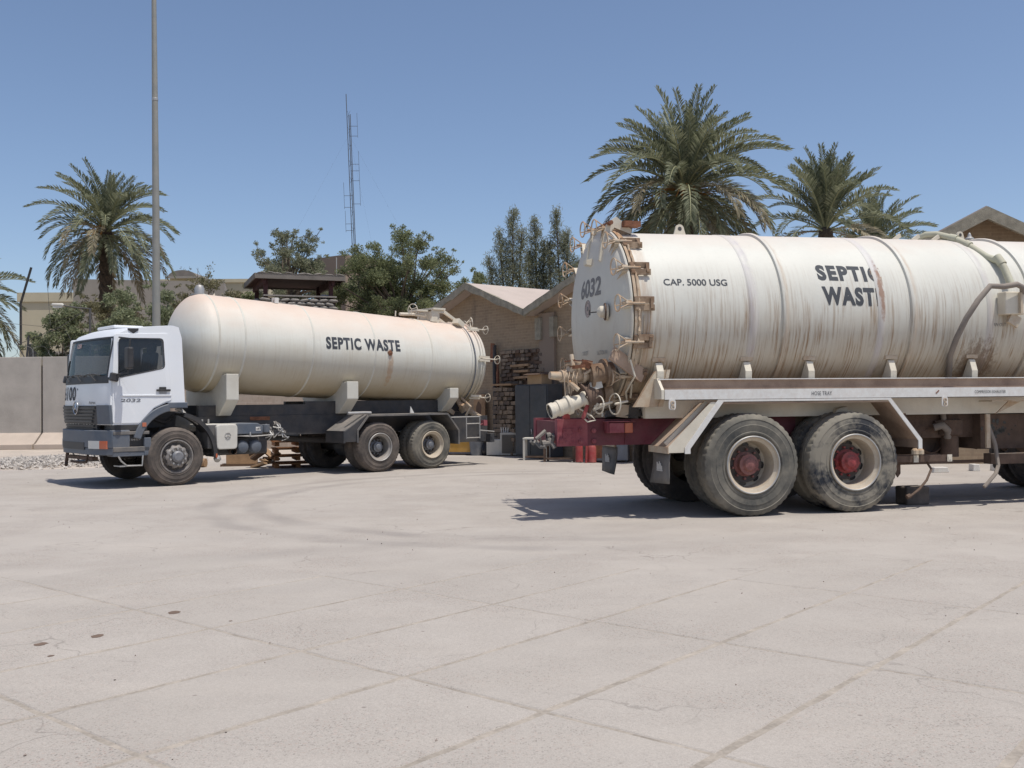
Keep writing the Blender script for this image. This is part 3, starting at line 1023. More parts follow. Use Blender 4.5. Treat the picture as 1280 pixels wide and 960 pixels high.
# entry steps on both sides
for s in (-1, 1):
    b = MB()
    y0, y1 = sorted((s * 1.165, s * .80))
    b.box(-1.10, -.50, y0, y1, .985, 1.085)
    st = obj('step_box', b, 'black_plastic', T1, bevel=.006)
    y0, y1 = sorted((s * 1.12, s * .78))
    obj('step_back', MB().box(-1.08, -.52, y0, y1, .58, .985), 'black_plastic', st)
    y0, y1 = sorted((s * 1.19, s * .9))
    obj('tread', MB().box(-1.09, -.47, y0, y1, .92, .975), 'frame_dusty', st, bevel=.008)
    obj('tread', MB().box(-1.09, -.47, y0, y1, .63, .71), 'frame_dusty', st, bevel=.008)
    obj('side_plate', MB().box(-1.09, -.47, y0 * .99, y1 * .99, .55, .63), 'grey_plastic', st, bevel=.008)
    obj('side_plate', MB().box(-.56, -.44, y0, y1, .56, .86), 'grey_plastic', st, bevel=.008)
    b = MB().box(-.98, -.60, y0, y1, .375, .395)
    b.tube([(-1.0, s * 1.17, .56), (-.95, s * 1.18, .47), (-.86, s * 1.19, .39), (-.6, s * 1.19, .385), (-.58, s * 1.17, .56)], .014, 6)
    obj('lower_step', b, 'steel', st)
text_on('step_lettering', 'OM 410557', lambda u, v: (-.80 + u, -1.1212, .83 + v), .40, .03, 'ink_white', T1, .0, cuts=.1)
# doors
for s in (-1, 1):
    dm = MB()
    yo = lambda z, o_: s * (yside(z) + o_)
    pr = MB().prism(DOOR, 'y', 1.0, 1.5)
    d = obj('door', pr, None)
    d.data.materials.append(M['white_paint'])
    boolean_apply(d, [cutter(MB().prism(SW, 'y', .5, 2))])
    for v in d.data.vertices:
        v.co.y = yo(v.co.z, .010) if v.co.y > 1.2 else yo(v.co.z, -.015)
    fix_normals(d.data)
    d.parent = T1
    bv = d.modifiers.new('bevel', 'BEVEL'); bv.width = .005; bv.segments = 2; bv.limit_method = 'ANGLE'; bv.angle_limit = R(40)
    g_ = MB()
    SWi = [((x + .57) * 1.03 - .57, (z - 2.27) * 1.03 + 2.27) for x, z in SW]
    n_ = len(SW)
    g_.add([(x, yo(z, -.008), z) for x, z in SWi], [tuple(range(n_))])
    obj('side_window', g_, 'side_glass', T1, normals=False)
    sl = MB()
    SWo = [((x + .57) * 1.035 - .57, (z - 2.27) * 1.05 + 2.27) for x, z in SW]
    sl.add([(x, yo(z, .013), z) for x, z in SWo] + [(x, yo(z, .013), z) for x, z in SW] + [(x, yo(z, -.01), z) for x, z in SW], [(i, (i + 1) % n_, n_ + (i + 1) % n_, n_ + i) for i in range(n_)] + [(n_ + i, n_ + (i + 1) % n_, 2 * n_ + (i + 1) % n_, 2 * n_ + i) for i in range(n_)])
    obj('window_seal', sl, 'black_plastic', d)
    b = MB()
    y0, y1 = sorted((s * (yside(1.67) + .008), s * (yside(1.67) + .035)))
    b.box(-.34, -.09, y0, y1, 1.66, 1.695)
    b.box(-.29, -.17, y0, y1 - s * .01 if s > 0 else y1, 1.695, 1.735)
    h = obj('handle', b, 'black_plastic', d, bevel=.006)
    y0, y1 = sorted((s * (yside(1.67) + .008), s * (yside(1.67) + .018)))
    obj('handle_plate', MB().box(-.29, -.16, y0, y1, 1.615, 1.655), 'chrome', d)
    y0, y1 = sorted((s * (yside(1.6) + .006), s * (yside(1.6) + .022)))
    obj('crease', MB().box(-.95, -.07, y0, y1, 1.575, 1.60), 'white_paint', d, bevel=.008)
    # mirror
    b = MB()
    b.tube([(-1.08, s * 1.15, 1.93), (-1.02, s * 1.30, 1.95), (-.93, s * 1.44, 1.97), (-.90, s * 1.46, 2.55), (-.97, s * 1.15, 2.58)], .014, 8)
    mi = obj('mirror_arm', b, 'black_plastic', T1)
    obj('mirror', MB().box(-.97, -.87, min(s * 1.36, s * 1.56), max(s * 1.36, s * 1.56), 2.03, 2.40), 'black_plastic', mi, bevel=.03)
    obj('mirror_bracket', MB().obox((-1.07, s * 1.19, 1.90), (.14, .10, .14), (0, .2, 0)), 'black_plastic', mi, bevel=.02)
text_on('lettering', '2032', lambda u, v: (-.78 + u + v * .3, -(yside(1.5) + .0125), 1.505 + v), .34, .055, 'hub_grey', T1, .02, cuts=.1)
# cab furniture seen through the glass
b = MB()
for y in (-.6, .55):
    b.obox((-.25, y, 2.02), (.14, .48, .68), (0, .12, 0))
    b.box(-.75, -.2, y - .25, y + .25, 1.58, 1.72)
    b.obox((-.19, y, 2.44), (.10, .28, .17), (0, .1, 0))
obj('seat', b, 'seat', T1, bevel=.04)
b = MB().box(-1.12, -.85, -1.02, 1.02, 1.55, 1.86)
b.box(-.86, -.7, -.15, .3, 1.5, 1.75)
obj('dashboard', b, 'interior', T1, bevel=.03)
obj('steering_wheel', MB().torus((-.78, -.55, 1.93), (-.6, 0, .8), .22, .016, 28, 6), 'black_plastic', T1)
# roof: hatch and side marker
obj('roof_hatch', MB().box(-.80, -.25, -.42, .42, 2.78, 2.845), 'white_paint', T1, bevel=.03)
tr = [(-.80, 2.745), (-.62, 2.75), (-.62, 2.715), (-.71, 2.655), (-.80, 2.715)]
obj('air_vent', MB().prism(tr, 'y', -(yside(2.7) + .012), -(yside(2.7) - .03)), 'black_plastic', T1, bevel=.006)
# wheel arches
def arc_band(cx, cz, r0, r1, a0, a1, y0, y1, n=16, squash=1.):
    b = MB()
    vs, fs = [], []
    for i in range(n + 1):
        a = R(a0 + (a1 - a0) * i / n)
        for rr in (r0, r1):
            for y in (y0, y1):
                vs.append((cx + rr * math.cos(a), y, cz + rr * math.sin(a) * squash))
    for i in range(n):
        k = 4 * i
        fs += [(k, k + 4, k + 5, k + 1), (k + 2, k + 3, k + 7, k + 6), (k, k + 2, k + 6, k + 4), (k + 1, k + 5, k + 7, k + 3)]
    fs += [(0, 1, 3, 2), (4 * n, 4 * n + 2, 4 * n + 3, 4 * n + 1)]
    return b.add(vs, fs)
for s in (-1, 1):
    y0, y1 = sorted((s * 1.20, s * .75))
    b = arc_band(.02, .66, .66, .79, 165, 100, y0, y1)
    b.box(-.14, .22, y0, y1, 1.36, 1.465)
    ar = obj('wheel_arch', b, 'grey_plastic', T1, smooth=30, bevel=.015)
    if s < 0:
        obj('side_marker', MB().box(-.60, -.53, -1.21, -1.195, 1.05, 1.12), 'orange', ar, bevel=.004)
    b = arc_band(.0, .52, .735, .765, 78, -4, y0 + .02, y1 - .02, 14)
    b2 = arc_band(.0, .52, .70, .775, 78, -4, y0 if s < 0 else y1 - .06, y0 + .06 if s < 0 else y1, 14)
    b.add(b2.v, b2.f)
    obj('mudguard', b, 'black_plastic', T1, smooth=30)
obj('reflector', MB().box(.735, .765, -1.205, -1.17, .46, .53), 'orange', T1)
b = MB().tube([(.12, -.9, 1.36), (.2, -.95, 1.32), (.27, -1.0, 1.22), (.42, -1.0, 1.14), (.50, -.98, 1.08)], .035, 8)
obj('intake_pipe', b, 'steel', T1, smooth=40)
b = MB().tube([(-.3, -.7, 1.2), (0, -.75, 1.1), (.2, -.7, 1.25)], .03, 6)
b.tube([(-.1, -.6, .6), (0, -.62, 1.3)], .04, 8)
b.box(-.35, .4, -.7, .7, 1.02, 1.3)
obj('engine_block', b, 'frame_black', T1)
# front axle, wheels
obj('axle', MB().tube([(0, -1.0, .5), (0, 1.0, .5)], .07, 10), 'frame_black', T1)
front_wheel(T1, (0, -1.22, .512), .512, .285, .30, 'tyre', .3)
front_wheel(T1, (0, 1.22, .512), .512, .285, .30, 'tyre', .9, True)
for i, x in enumerate((4.27, 5.60)):
    obj('axle', MB().tube([(x, -1.0, .5), (x, 1.0, .5)], .10, 10).lathe([(-.25, .1), (-.18, .24), (.18, .24), (.25, .1)], (x, 0, .52), (0, 1, 0), 20), 'frame_black', T1)
    w_ = dual_wheel(T1, (x, -1.22, .512), .512, .278, .27, ('tyre', 'tyre2')[i], 'rim_grey' if i == 0 else 'rim_cream', 'hub_grey', 'steel' if i == 0 else 'rim_cream', spin=i)
    dual_wheel(T1, (x, 1.22, .512), .512, .278, .27, 'tyre', 'rim_grey', 'hub_grey', spin=i * 2, flip=True)
# chassis
b = MB()
for s in (-1, 1):
    b.box(-.9, 7.30, s * .42 - .04, s * .42 + .04, .80, 1.19)
for x in (.6, 2.2, 3.6, 4.9, 6.3, 7.2):
    b.box(x - .05, x + .05, -.38, .38, .85, 1.15)
obj('chassis_frame', b, 'frame_black', T1)
b = MB()
for s in (-1, 1):
    b.box(.75, 7.1, s * .40 - .05, s * .40 + .05, 1.193, 1.40)
    b.box(3.0, 6.9, s * .40 - .048, s * .40 + .048, 1.40, 1.46)
obj('subframe', b, 'frame_black', T1)
obj('drive_shaft', MB().tube([(1.0, 0, .85), (4.2, 0, .6)], .06, 10), 'frame_black', T1)
obj('gearbox', MB().box(-.2, 1.1, -.35, .35, .55, 1.1), 'frame_black', T1, bevel=.05)
obj('rust_plate', MB().box(1.78, 2.2, -.47, -.462, 1.10, 1.17), 'rust', T1)
for x in (3.75, 6.1):
    b = MB()
    for s in (-.9, .9):
        b.add(*(lambda q: (q.v, q.f))(arc_band(4.93, .05, .55, .63, 35, 145, s * .55 - .04, s * .55 + .04, 8)))
obj('leaf_springs', b, 'frame_black', T1)
# battery box, air vessels and pump gear
bt = obj('battery_box', MB().box(.62, 1.17, -1.12, -.6, .62, 1.05), 'frame_dusty', T1, bevel=.01)
lid = rounded([(.765, .60), (1.165, .60), (1.165, 1.05), (.765, 1.05)], .07)
lid = [((x - .965) * (1.0 if z < .9 else 1.03) + .965, z) for x, z in lid]
obj('battery_cover', MB().prism(lid, 'y', -1.185, -1.10), 'light_metal', bt, bevel=.015)
c0 = (.975, -1.19, .845)
b = MB().torus(c0, (0, 1, 0), .055, .006, 20, 5)
for a in (90, 210, 330):
    b.tube([c0, (c0[0] + .052 * math.cos(R(a)), c0[1], c0[2] + .052 * math.sin(R(a)))], .007, 5)
obj('badge', b, 'steel', bt)
b = MB().box(.55, 1.20, -1.1, -.5, 1.0, 1.06)
obj('cover_plate', b, 'light_metal', T1, bevel=.01)
b = MB()
for x in (.66, .78):
    b.tube([(x, -.8, 1.06), (x, -.8, 1.15)], .018, 8)
obj('breather', b, 'steel', T1)
bx = rounded([(1.18, .86), (1.70, .86), (1.72, 1.0), (1.60, 1.065), (1.18, 1.065)], .03)
ab = obj('hydraulic_tank', MB().prism(bx, 'y', -1.13, -.5), 'grey_plastic', T1, bevel=.015)
obj('tank_label', MB().box(1.56, 1.66, -1.135, -1.131, .92, .99), 'off_white', ab)
b = MB()
for k in range(3):
    b.box(1.575 + k * .03, 1.593 + k * .03, -1.137, -1.1365, .935, .965 + .01 * k)
obj('label_mark', b, 'ink', ab)
obj('canister', MB().tube([(1.82, -1.0, .88), (1.82, -1.0, 1.03)], .085, 16), 'grey_plastic', T1, bevel=.01)
for x in (1.335, 1.60):
    obj('air_vessel', MB().lathe([(-.02, 0), (-.018, .05), (.0, .1), (.04, .122), (.55, .122), (.6, 0)], (x, -1.08, .625), (0, 1, 0), 24), 'grey_plastic', T1, smooth=40)
b = MB().tube([(1.1, -1.1, .84), (1.5, -1.12, .815), (1.9, -1.1, .83)], .012, 6)
b.tube([(1.45, -1.12, .82), (1.45, -1.12, .90)], .02, 6)
for k in range(9):
    x = 1.88 + rnd.random() * .35
    b.tube([(x, -.9, .95 + rnd.uniform(-.1, .1)), (x + rnd.uniform(-.1, .2), -1.0, .85 + rnd.uniform(-.1, .1)), (x + rnd.uniform(-.1, .2), -.95, .75 + rnd.uniform(-.05, .2))], .012, 5)
obj('air_lines', b, 'steel', T1)
b = MB()
for k in range(10):
    x = 1.9 + rnd.random() * .4
    z = rnd.uniform(.78, 1.05)
    b.obox((x, -.85, z), (rnd.uniform(.04, .12), .1, rnd.uniform(.03, .08)), (rnd.random(), rnd.random(), 0))
obj('valve_block', b, 'frame_dusty', T1)
obj('tail_pipe', MB().lathe([(0, .055), (-.01, .06), (.0, .06), (.4, .06)], (1.12, -1.12, .555), (.2, 1, 0), 16), 'rust_brown', T1)
obj('silencer', MB().box(.72, 1.9, -.95, -.55, .48, .80), 'frame_black', T1, bevel=.04)
obj('hose_coupling', MB().lathe([(0, 0), (0, .05), (.05, .07), (.1, .05), (.14, .03)], (.78, -1.15, .40), (.4, .6, .7), 12), 'steel', T1, smooth=40)
# saddles
def t1z(x):
    return 2.64 - .05 * x
for x0, x1 in ((1.09, 1.34), (3.70, 3.97), (6.34, 6.58)):
    zt = t1z(x0)
    zl = (1.50, 1.50, 1.50)[0]
    prof = [(-.90, zt - .60), (-.90, zl), (-.56, 1.20), (.56, 1.20), (.90, zl), (.90, zt - .60)]
    arcp = [(.93 * math.cos(R(a)), zt + .93 * math.sin(R(a))) for a in range(-42, -139, -8)]
    sd = obj('saddle', MB().prism(prof + arcp, 'x', x0 + .0, x1 - .0), 'cream_pale', T1, bevel=.012)
# the barrel
ax1 = Vector((1, 0, -.05)).normalized()
TA = Vector((0, 0, 2.64))
r1 = .94
prof = []
for k in range(13):
    a = PI / 2 * k / 12
    prof.append((.93 - .50 * math.cos(a), r1 * math.sin(a)))
prof += [(1.5, r1), (3, r1), (5, r1), (6.95, r1)]
tk = obj('tank', MB().lathe(prof, TA, ax1, 96), 'tank1', T1, smooth=30)
for x in (.95, 1.47, 2.93, 4.38, 5.85):
    obj('weld_band', MB().lathe([(x - .022, r1), (x - .012, r1 + .009), (x + .012, r1 + .009), (x + .022, r1)], TA, ax1, 96), 'cream_pale', tk, smooth=50)
# rear door of the barrel
dp = [(6.95, r1), (6.96, r1 + .02), (6.99, r1 + .02), (7.0, r1 + .006), (7.18, r1 - .002), (7.19, r1 + .035), (7.215, r1 + .035), (7.22, r1 + .01), (7.26, r1 + .01), (7.265, r1 + .03), (7.29, r1 + .03), (7.30, r1 - .01), (7.38, r1 - .03), (7.44, r1 - .10), (7.52, r1 - .3), (7.58, r1 - .55), (7.61, 0)]
rd = obj('rear_door', MB().lathe(dp, TA, ax1, 96), 'tank1', T1, smooth=25)
def handwheel(mb, c, d, r, t=.008, dep=.09):
    c, d = Vector(c), Vector(d).normalized()
    mb.torus(c, d, r, t, 20, 5)
    u = d.orthogonal().normalized()
    w = d.cross(u)
    for k in range(3):
        a = 2 * PI * k / 3
        mb.tube([c + (u * math.cos(a) + w * math.sin(a)) * r, c - d * dep], t * .8, 5)
def t1pt(x, th, r):
    return Vector((x, -r * math.cos(R(th)), t1z(x) + r * math.sin(R(th))))
for th in (6, 54, -50, 102, 150, 198, 246):
    b = MB()
    for o_ in (-2.2, 2.2):
        b.bar(t1pt(7.12, th + o_, r1 + .05), t1pt(7.42, th + o_, r1 + .05), .02, .05)
    b.tube([t1pt(7.2, th, r1 + .055), t1pt(7.62, th, r1 + .055)], .014, 6)
    handwheel(b, t1pt(7.64, th, r1 + .055), (1, 0, -.05), .095)
    obj('door_clamp', b, 'cream', rd)
# hinge frame and gear on top of the rear end
b = MB()
for y in (-.35, .15):
    b.add(*(lambda q: (q.v, q.f))(MB().prism([(6.25, 3.22), (6.30, 3.50), (6.62, 3.50), (7.12, 3.22), (7.04, 3.20), (6.62, 3.42), (6.45, 3.42), (6.42, 3.22)], 'y', y, y + .05)))
b.box(6.28, 6.62, -.40, .25, 3.49, 3.53)
b.box(6.3, 6.5, -.33, .14, 3.2, 3.45)
obj('hinge_frame', b, 'cream', T1)
b = MB().tube([(5.5, -.2, 3.36), (5.85, -.2, 3.37), (6.2, -.2, 3.35)], .035, 8)
b.tube([(5.35, -.25, 3.3), (5.36, -.25, 3.42)], .015, 6)
handwheel(b, (5.78, -.3, 3.47), (1, .4, 0), .12, .01, .05)
b.box(5.9, 6.2, -.3, .0, 3.44, 3.48)
b.obox((6.95, -.45, 3.2), (.22, .18, .12), (0, .5, .2))
handwheel(b, (7.35, -.42, 3.24), (.9, -.4, .1), .11, .011, .12)
obj('top_fittings', b, 'cream', T1)
b = MB().lathe([(0, .16), (.02, .16), (.02, .09), (.14, .09), (.19, .06), (.21, 0)], (.98, 0, 3.51), (0, 0, 1), 16)
obj('pressure_valve', b, 'steel', T1, smooth=40)
obj('top_bracket', MB().box(2.42, 2.50, -.3, -.26, 3.42, 3.53).box(2.42, 2.50, -.2, -.16, 3.42, 3.53).box(2.42, 2.5, -.26, -.2, 3.49, 3.53), 'off_white', T1)
obj('top_lug', MB().prism([(1.2, 3.50), (1.26, 3.50), (1.24, 3.56)], 'y', -.1, -.08), 'cream', T1)
obj('drain_plug', MB().lathe([(0, .05), (.03, .05), (.03, .03), (.05, 0)], t1pt(4.73, 3, .935), (0, -1, 0), 12), 'rust', T1, smooth=40)
# cable along the door seam
b = MB().tube([t1pt(7.03, th, r1 + .03) for th in range(60, -75, -5)], .012, 6)
obj('seam_cable', b, 'hub_grey', T1)
def on_t1(xc, thc):
    def f(u, v):
        th = R(thc) + v / r1
        x = xc + u
        rr = r1 + .004
        return (x, -rr * math.cos(th), t1z(x) + rr * math.sin(th))
    return f
text_on('lettering', 'SEPTIC WASTE', lambda u, v: on_t1(4.10, 11.2 + u * 2.6)(u, v), 1.80, .25, 'ink', T1, .045, spacing=1.16)
# rear mudguard with sloping ends
for s in (-1, 1):
    y0, y1 = sorted((s * 1.235, s * .55))
    line = [(3.42, .86), (3.92, 1.17), (3.93, 1.18), (6.00, 1.18), (6.32, .80), (6.32, .50)]
    fe = obj('rear_mudguard', MB().strip(line, y0, y1, .02), 'frame_dusty', T1)
    obj('mudguard_end', MB().box(3.40, 3.44, y0, y1, .62, .86), 'frame_black', fe)
    edge = [(3.72, .62), (3.72, .86), (3.98, 1.16), (6.0, 1.16), (6.30, .80), (6.30, .50)]
    b = MB()
    for p, q in zip(edge, edge[1:]):
        b.bar((p[0], s * 1.245, p[1]), (q[0], s * 1.245, q[1]), .02, .035)
    obj('edge_bar', b, 'frame_dusty', fe)
    obj('end_cheek', MB().prism([(3.42, .64), (3.72, .64), (3.72, .86), (3.98, 1.15), (3.9, 1.15), (3.42, .85)], 'y', s * 1.232, s * 1.222), 'frame_black', fe)
    obj('guard_tube', MB().tube([(3.55, s * 1.15, 1.21), (3.95, s * 1.15, 1.215), (4.1, s * 1.15, 1.21)], .03, 8), 'steel', fe)
b = MB().prism([(5.12, 1.19), (5.22, 1.19), (5.13, 1.33)], 'y', -1.1, -1.08)
obj('warning_marker', b, 'off_white', T1)
# rear underrun bar, ladder, boxes
obj('underrun_bar', MB().box(7.28, 7.40, -1.15, 1.15, .50, .70).box(6.4, 7.3, -.5, -.4, .5, .8), 'frame_black', T1, bevel=.006)
obj('rear_plate', MB().box(6.35, 7.32, -1.0, -.95, .52, 1.10), 'frame_black', T1)
b = MB()
for z in (1.08, .62):
    b.tube([(6.55, -1.2, z), (6.93, -1.2, z)], .012, 6)
for x in (6.55, 6.93):
    b.tube([(x, -1.2, .60), (x, -1.2, 1.10)], .014, 6)
b.tube([(6.1, -1.2, 1.08), (6.55, -1.2, 1.08)], .012, 6)
b.tube([(6.93, -1.2, .78), (7.35, -1.2, .74)], .012, 6)
b.tube([(6.55, -1.2, .93), (6.93, -1.2, .93)], .012, 6)
obj('ladder', b, 'steel', T1)
obj('rear_lamp', MB().box(7.05, 7.15, -1.2, -1.1, .88, 1.0).tube([(6.93, -1.18, .9), (7.1, -1.15, .93)], .01, 5), 'maroon_sunlit_faded', T1)
b = MB()
for k in range(14):
    b.obox((6.75 + rnd.uniform(-.2, .35), -.35 + rnd.uniform(-.3, .2), 1.32 + rnd.uniform(-.14, .14)), (rnd.uniform(.05, .25), .12, rnd.uniform(.04, .1)), (rnd.random(), rnd.random(), rnd.random()))
b.tube([(6.9, -.6, 1.5), (7.0, -.8, 1.3), (6.95, -.7, 1.1)], .03, 8)
b.tube([(7.2, -.5, 1.2), (7.45, -.6, 1.05)], .06, 8)
obj('outlet_valve', b, 'cream_rust', T1)
# ================================================================= TANKER NUMBER 6032 (right, only its rear half in frame)
A2 = math.atan2(1, 4)
T2 = thing('tanker_trailer', 'big white rust-streaked septic tanker numbered 6032 at the right, ringed with handwheel clamps', 'tanker truck', (2.6, 13.38, 0), A2)
r2 = 1.12
ax2 = Vector((1, 0, .01)).normalized()
TB = Vector((0, 0, 2.50))
def t2z(x):
    return 2.50 + .01 * x
def t2pt(x, th, r):
    return Vector((x, -r * math.cos(R(th)), t2z(x) + r * math.sin(R(th))))
prof = [(-1.46, 0), (-1.46, r2 - .02), (-1.46, r2), (-1.3, r2), (1, r2), (3, r2), (5, r2), (8.0, r2)] + [(8.0 + .45 * math.sin(R(a)), r2 * math.cos(R(a))) for a in range(10, 91, 10)]
tk2 = obj('tank', MB().lathe(prof[1:], TB, ax2, 128), 'tank2', T2, smooth=30)
obj('tank_flange', MB().lathe([(-1.455, r2 + .004), (-1.455, r2 + .05), (-1.42, r2 + .05), (-1.42, r2 + .004)], TB, ax2, 128), 'cream_rust', tk2, smooth=30)
for x in (.55, 2.38, 4.20, 6.05):
    obj('hoop_ring', MB().lathe([(x - .035, r2), (x - .028, r2 + .03), (x - .012, r2 + .038), (x + .012, r2 + .038), (x + .028, r2 + .03), (x + .035, r2)], TB, ax2, 128), 'tank2', tk2, smooth=40)
for x in (.12, 1.92, 3.55):
    obj('weld_band', MB().lathe([(x - .055, r2), (x - .05, r2 + .005), (x + .05, r2 + .005), (x + .055, r2)], TB, ax2, 128), 'tank2', tk2, smooth=50)
# dished rear door with its rolled edge
dp = [(-1.47, r2 + .045), (-1.485, r2 + .055), (-1.50, r2 + .045), (-1.505, r2 - .005), (-1.52, r2 - .02), (-1.545, r2 - .06), (-1.565, r2 - .12), (-1.60, r2 - .30), (-1.635, r2 - .55), (-1.66, .30), (-1.665, 0)]
rd2 = obj('rear_door', MB().lathe(dp, TB, ax2, 128), 'door2', T2, smooth=35)
def door_x(y, z):
    rr = math.hypot(y, z - 2.49)
    return interp(rr, [(0, -1.665), (.30, -1.66), (.57, -1.635), (.82, -1.60), (1.0, -1.565), (1.06, -1.545), (1.10, -1.52)])
obj('door_seal', MB().lathe([(-1.44, r2 + .012), (-1.42, r2 + .03), (-1.37, r2 + .03), (-1.35, r2 + .005)], TB, ax2, 96), 'cream_rust', rd2, smooth=40)
for i, th in enumerate([5 + 22.5 * k for k in range(16)]):
    b = MB()
    for o_ in (-2.4, 2.4):      # paired lugs welded on the shell
        b.bar(t2pt(-1.46, th + o_, r2 + .045), t2pt(-1.20, th + o_, r2 + .045), .018, .075)
    b.bar(t2pt(-1.43, th - 4, r2 + .05), t2pt(-1.43, th + 4, r2 + .05), .05, .04)
    b.bar(t2pt(-1.24, th - 3.2, r2 + .05), t2pt(-1.24, th + 3.2, r2 + .05), .04, .05)
    cl = obj('door_clamp', b, 'clamp_rust', rd2, bevel=.006)
    b = MB()
    b.tube([t2pt(-1.33, th, r2 + .065), t2pt(-1.62, th, r2 + .07)], .017, 7)
    b.tube([t2pt(-1.50, th, r2 + .065), t2pt(-1.58, th, r2 + .07)], .028, 8)
    hw = t2pt(-1.68, th, r2 + .075)
    handwheel(b, hw, (-1, 0, 0), .10, .0095, .16)
    obj('handwheel', b, 'cream_rust', cl, smooth=40)
    # gusset lug on the door
    b = MB()
    pl = t2pt(-1.49, th, r2 + .055)
    tang = (t2pt(0, th + 1, 1) - t2pt(0, th, 1)).normalized()
    for s in (-1, 1):
        o_ = tang * (.035 * s)
        p3 = t2pt(-1.515, th, r2 - .02)
        q3 = t2pt(-1.72, th, r2 - .03)
        vs = [pl + o_, p3 + o_, t2pt(-1.575, th, r2 - .16) + o_, pl + o_ + Vector((-.07, 0, 0))]
        vs2 = [v + tang * .008 * s for v in vs]
        b.add(vs + vs2, [(0, 1, 2, 3), (7, 6, 5, 4), (0, 4, 5, 1), (1, 5, 6, 2), (2, 6, 7, 3), (3, 7, 4, 0)])
    obj('door_lug', b, 'cream_rust' if 20 < th < 80 else 'cream', rd2)
# davit arms holding the door at the top
b = MB()
for y in (-.42, .10):
    pts = [(-1.20, 3.60), (-1.40, 3.76), (-1.52, 3.68), (-1.60, 3.46), (-1.64, 3.20), (-1.59, 3.18), (-1.53, 3.45), (-1.43, 3.62), (-1.2, 3.54)]
    b.prism(pts, 'y', y, y + .05)
obj('hinge_arm', b, 'cream', rd2)
b = MB().tube([(-1.5, -.5, 3.67), (-1.5, .2, 3.67)], .03, 8)
b.obox((-1.22, -.45, 3.66), (.22, .14, .07), (0, 0, 0))
b.obox((-1.20, .05, 3.67), (.18, .12, .07), (0, 0, .1))
obj('hinge_pin', b, 'rust', rd2)
# curved pipe along the seam
b = MB().tube([t2pt(-1.40, th, r2 + .045 + .02 * math.sin(th)) for th in range(52, -56, -3)], .014, 6)
b.tube([t2pt(-1.32, th, r2 + .02) for th in range(-2, -58, -4)], .008, 5)
obj('seam_pipe', b, 'cream_rust', rd2, smooth=50)
b = MB().tube([t2pt(-1.48, -28, 1.2), t2pt(-1.42, -36, 1.3), t2pt(-1.44, -50, 1.24), t2pt(-1.36, -60, 1.2)], .012, 6)
b.tube([t2pt(-1.36, -47, 1.16), t2pt(-1.32, -58, 1.2), t2pt(-1.2, -68, 1.1), (-1.02, -.95, 1.42)], .013, 6)
obj('drain_hose', b, 'cream', rd2)
# dark baffle plate fixed low on the door edge
pa, pb_ = t2pt(-1.74, -24, 1.14), t2pt(-1.28, -44, 1.16)
obj('edge_plate', MB().bar(t2pt(-1.72, -24, 1.18), t2pt(-1.26, -40, 1.19), .03, .17), 'tray_in', rd2)
def on_door(yc, zc, off=.006, shear=0.):
    def f(u, v):
        y = yc - u
        z = zc + v
        return (door_x(y, z) - off, y, z)
    return f
text_on('number_lettering', '6032', on_door(-.10, 2.885), .76, .25, 'ink_faded', rd2, .035, cuts=.05)
text_on('lettering', 'OUTLET', on_door(.15, 2.05), .24, .05, 'ink_faded', rd2, .0, cuts=.08)
text_on('lettering', 'SUCTION IN', on_door(-.46, 2.035), .30, .05, 'ink_faded', rd2, .0, cuts=.08)
b = MB()
for k, rr in enumerate((.115,)):
    vs = []
    for a in range(24):
        y, z = -.03 + rr * math.cos(a * PI / 12), 2.62 + rr * math.sin(a * PI / 12)
        vs.append((door_x(y, z) - .003, y, z))
    b.add(vs, [tuple(range(24))])
sealm = mat('faded_seal', (.42, .35, .31), .8, var=.35, scale=40, fine=120)
obj('faded_seal', b, sealm, rd2, normals=False)
b = MB()
for rr in (.108, .075):
    b.torus((door_x(-.03, 2.62) - .004, -.03, 2.62), (1, 0, 0), rr, .003, 24, 4)
b.lathe([(0, .03), (-.004, .03), (-.004, 0)], (door_x(-.03, 2.62) - .004, -.03, 2.62), (1, 0, 0), 12)
obj('seal_ring', b, 'ink_faded', rd2)
b = MB().lathe([(0, .10), (-.03, .10), (-.05, .075), (-.10, .07), (-.13, .04), (-.14, 0)], (door_x(-.66, 2.53) + .01, -.66, 2.53), (1, -.25, 0), 24)
obj('sight_gauge', b, 'cream', rd2, smooth=35)
obj('gauge_ring', MB().torus((door_x(-.66, 2.53) - .03, -.66, 2.53), (1, -.25, 0), .10, .012, 24, 6), 'rust_brown', rd2)
gx = door_x(-.6, 2.53)
b = MB().tube([(gx - .10, -.62, 2.53), (gx - .20, -.60, 2.52)], .008, 5)
b.tube([(gx - .20, -.60, 2.55), (gx - .20, -.60, 2.49)], .012, 5)
obj('gauge_tap', b, 'frame_black', rd2)
b = MB().prism([(0, 0), (-.10, .02), (-.10, .08), (0, .10)], 'y', -.10, .02)
o_ = obj('marker_lamp', b, 'cream', rd2)
o_.location = (-1.60, 0, 3.17)
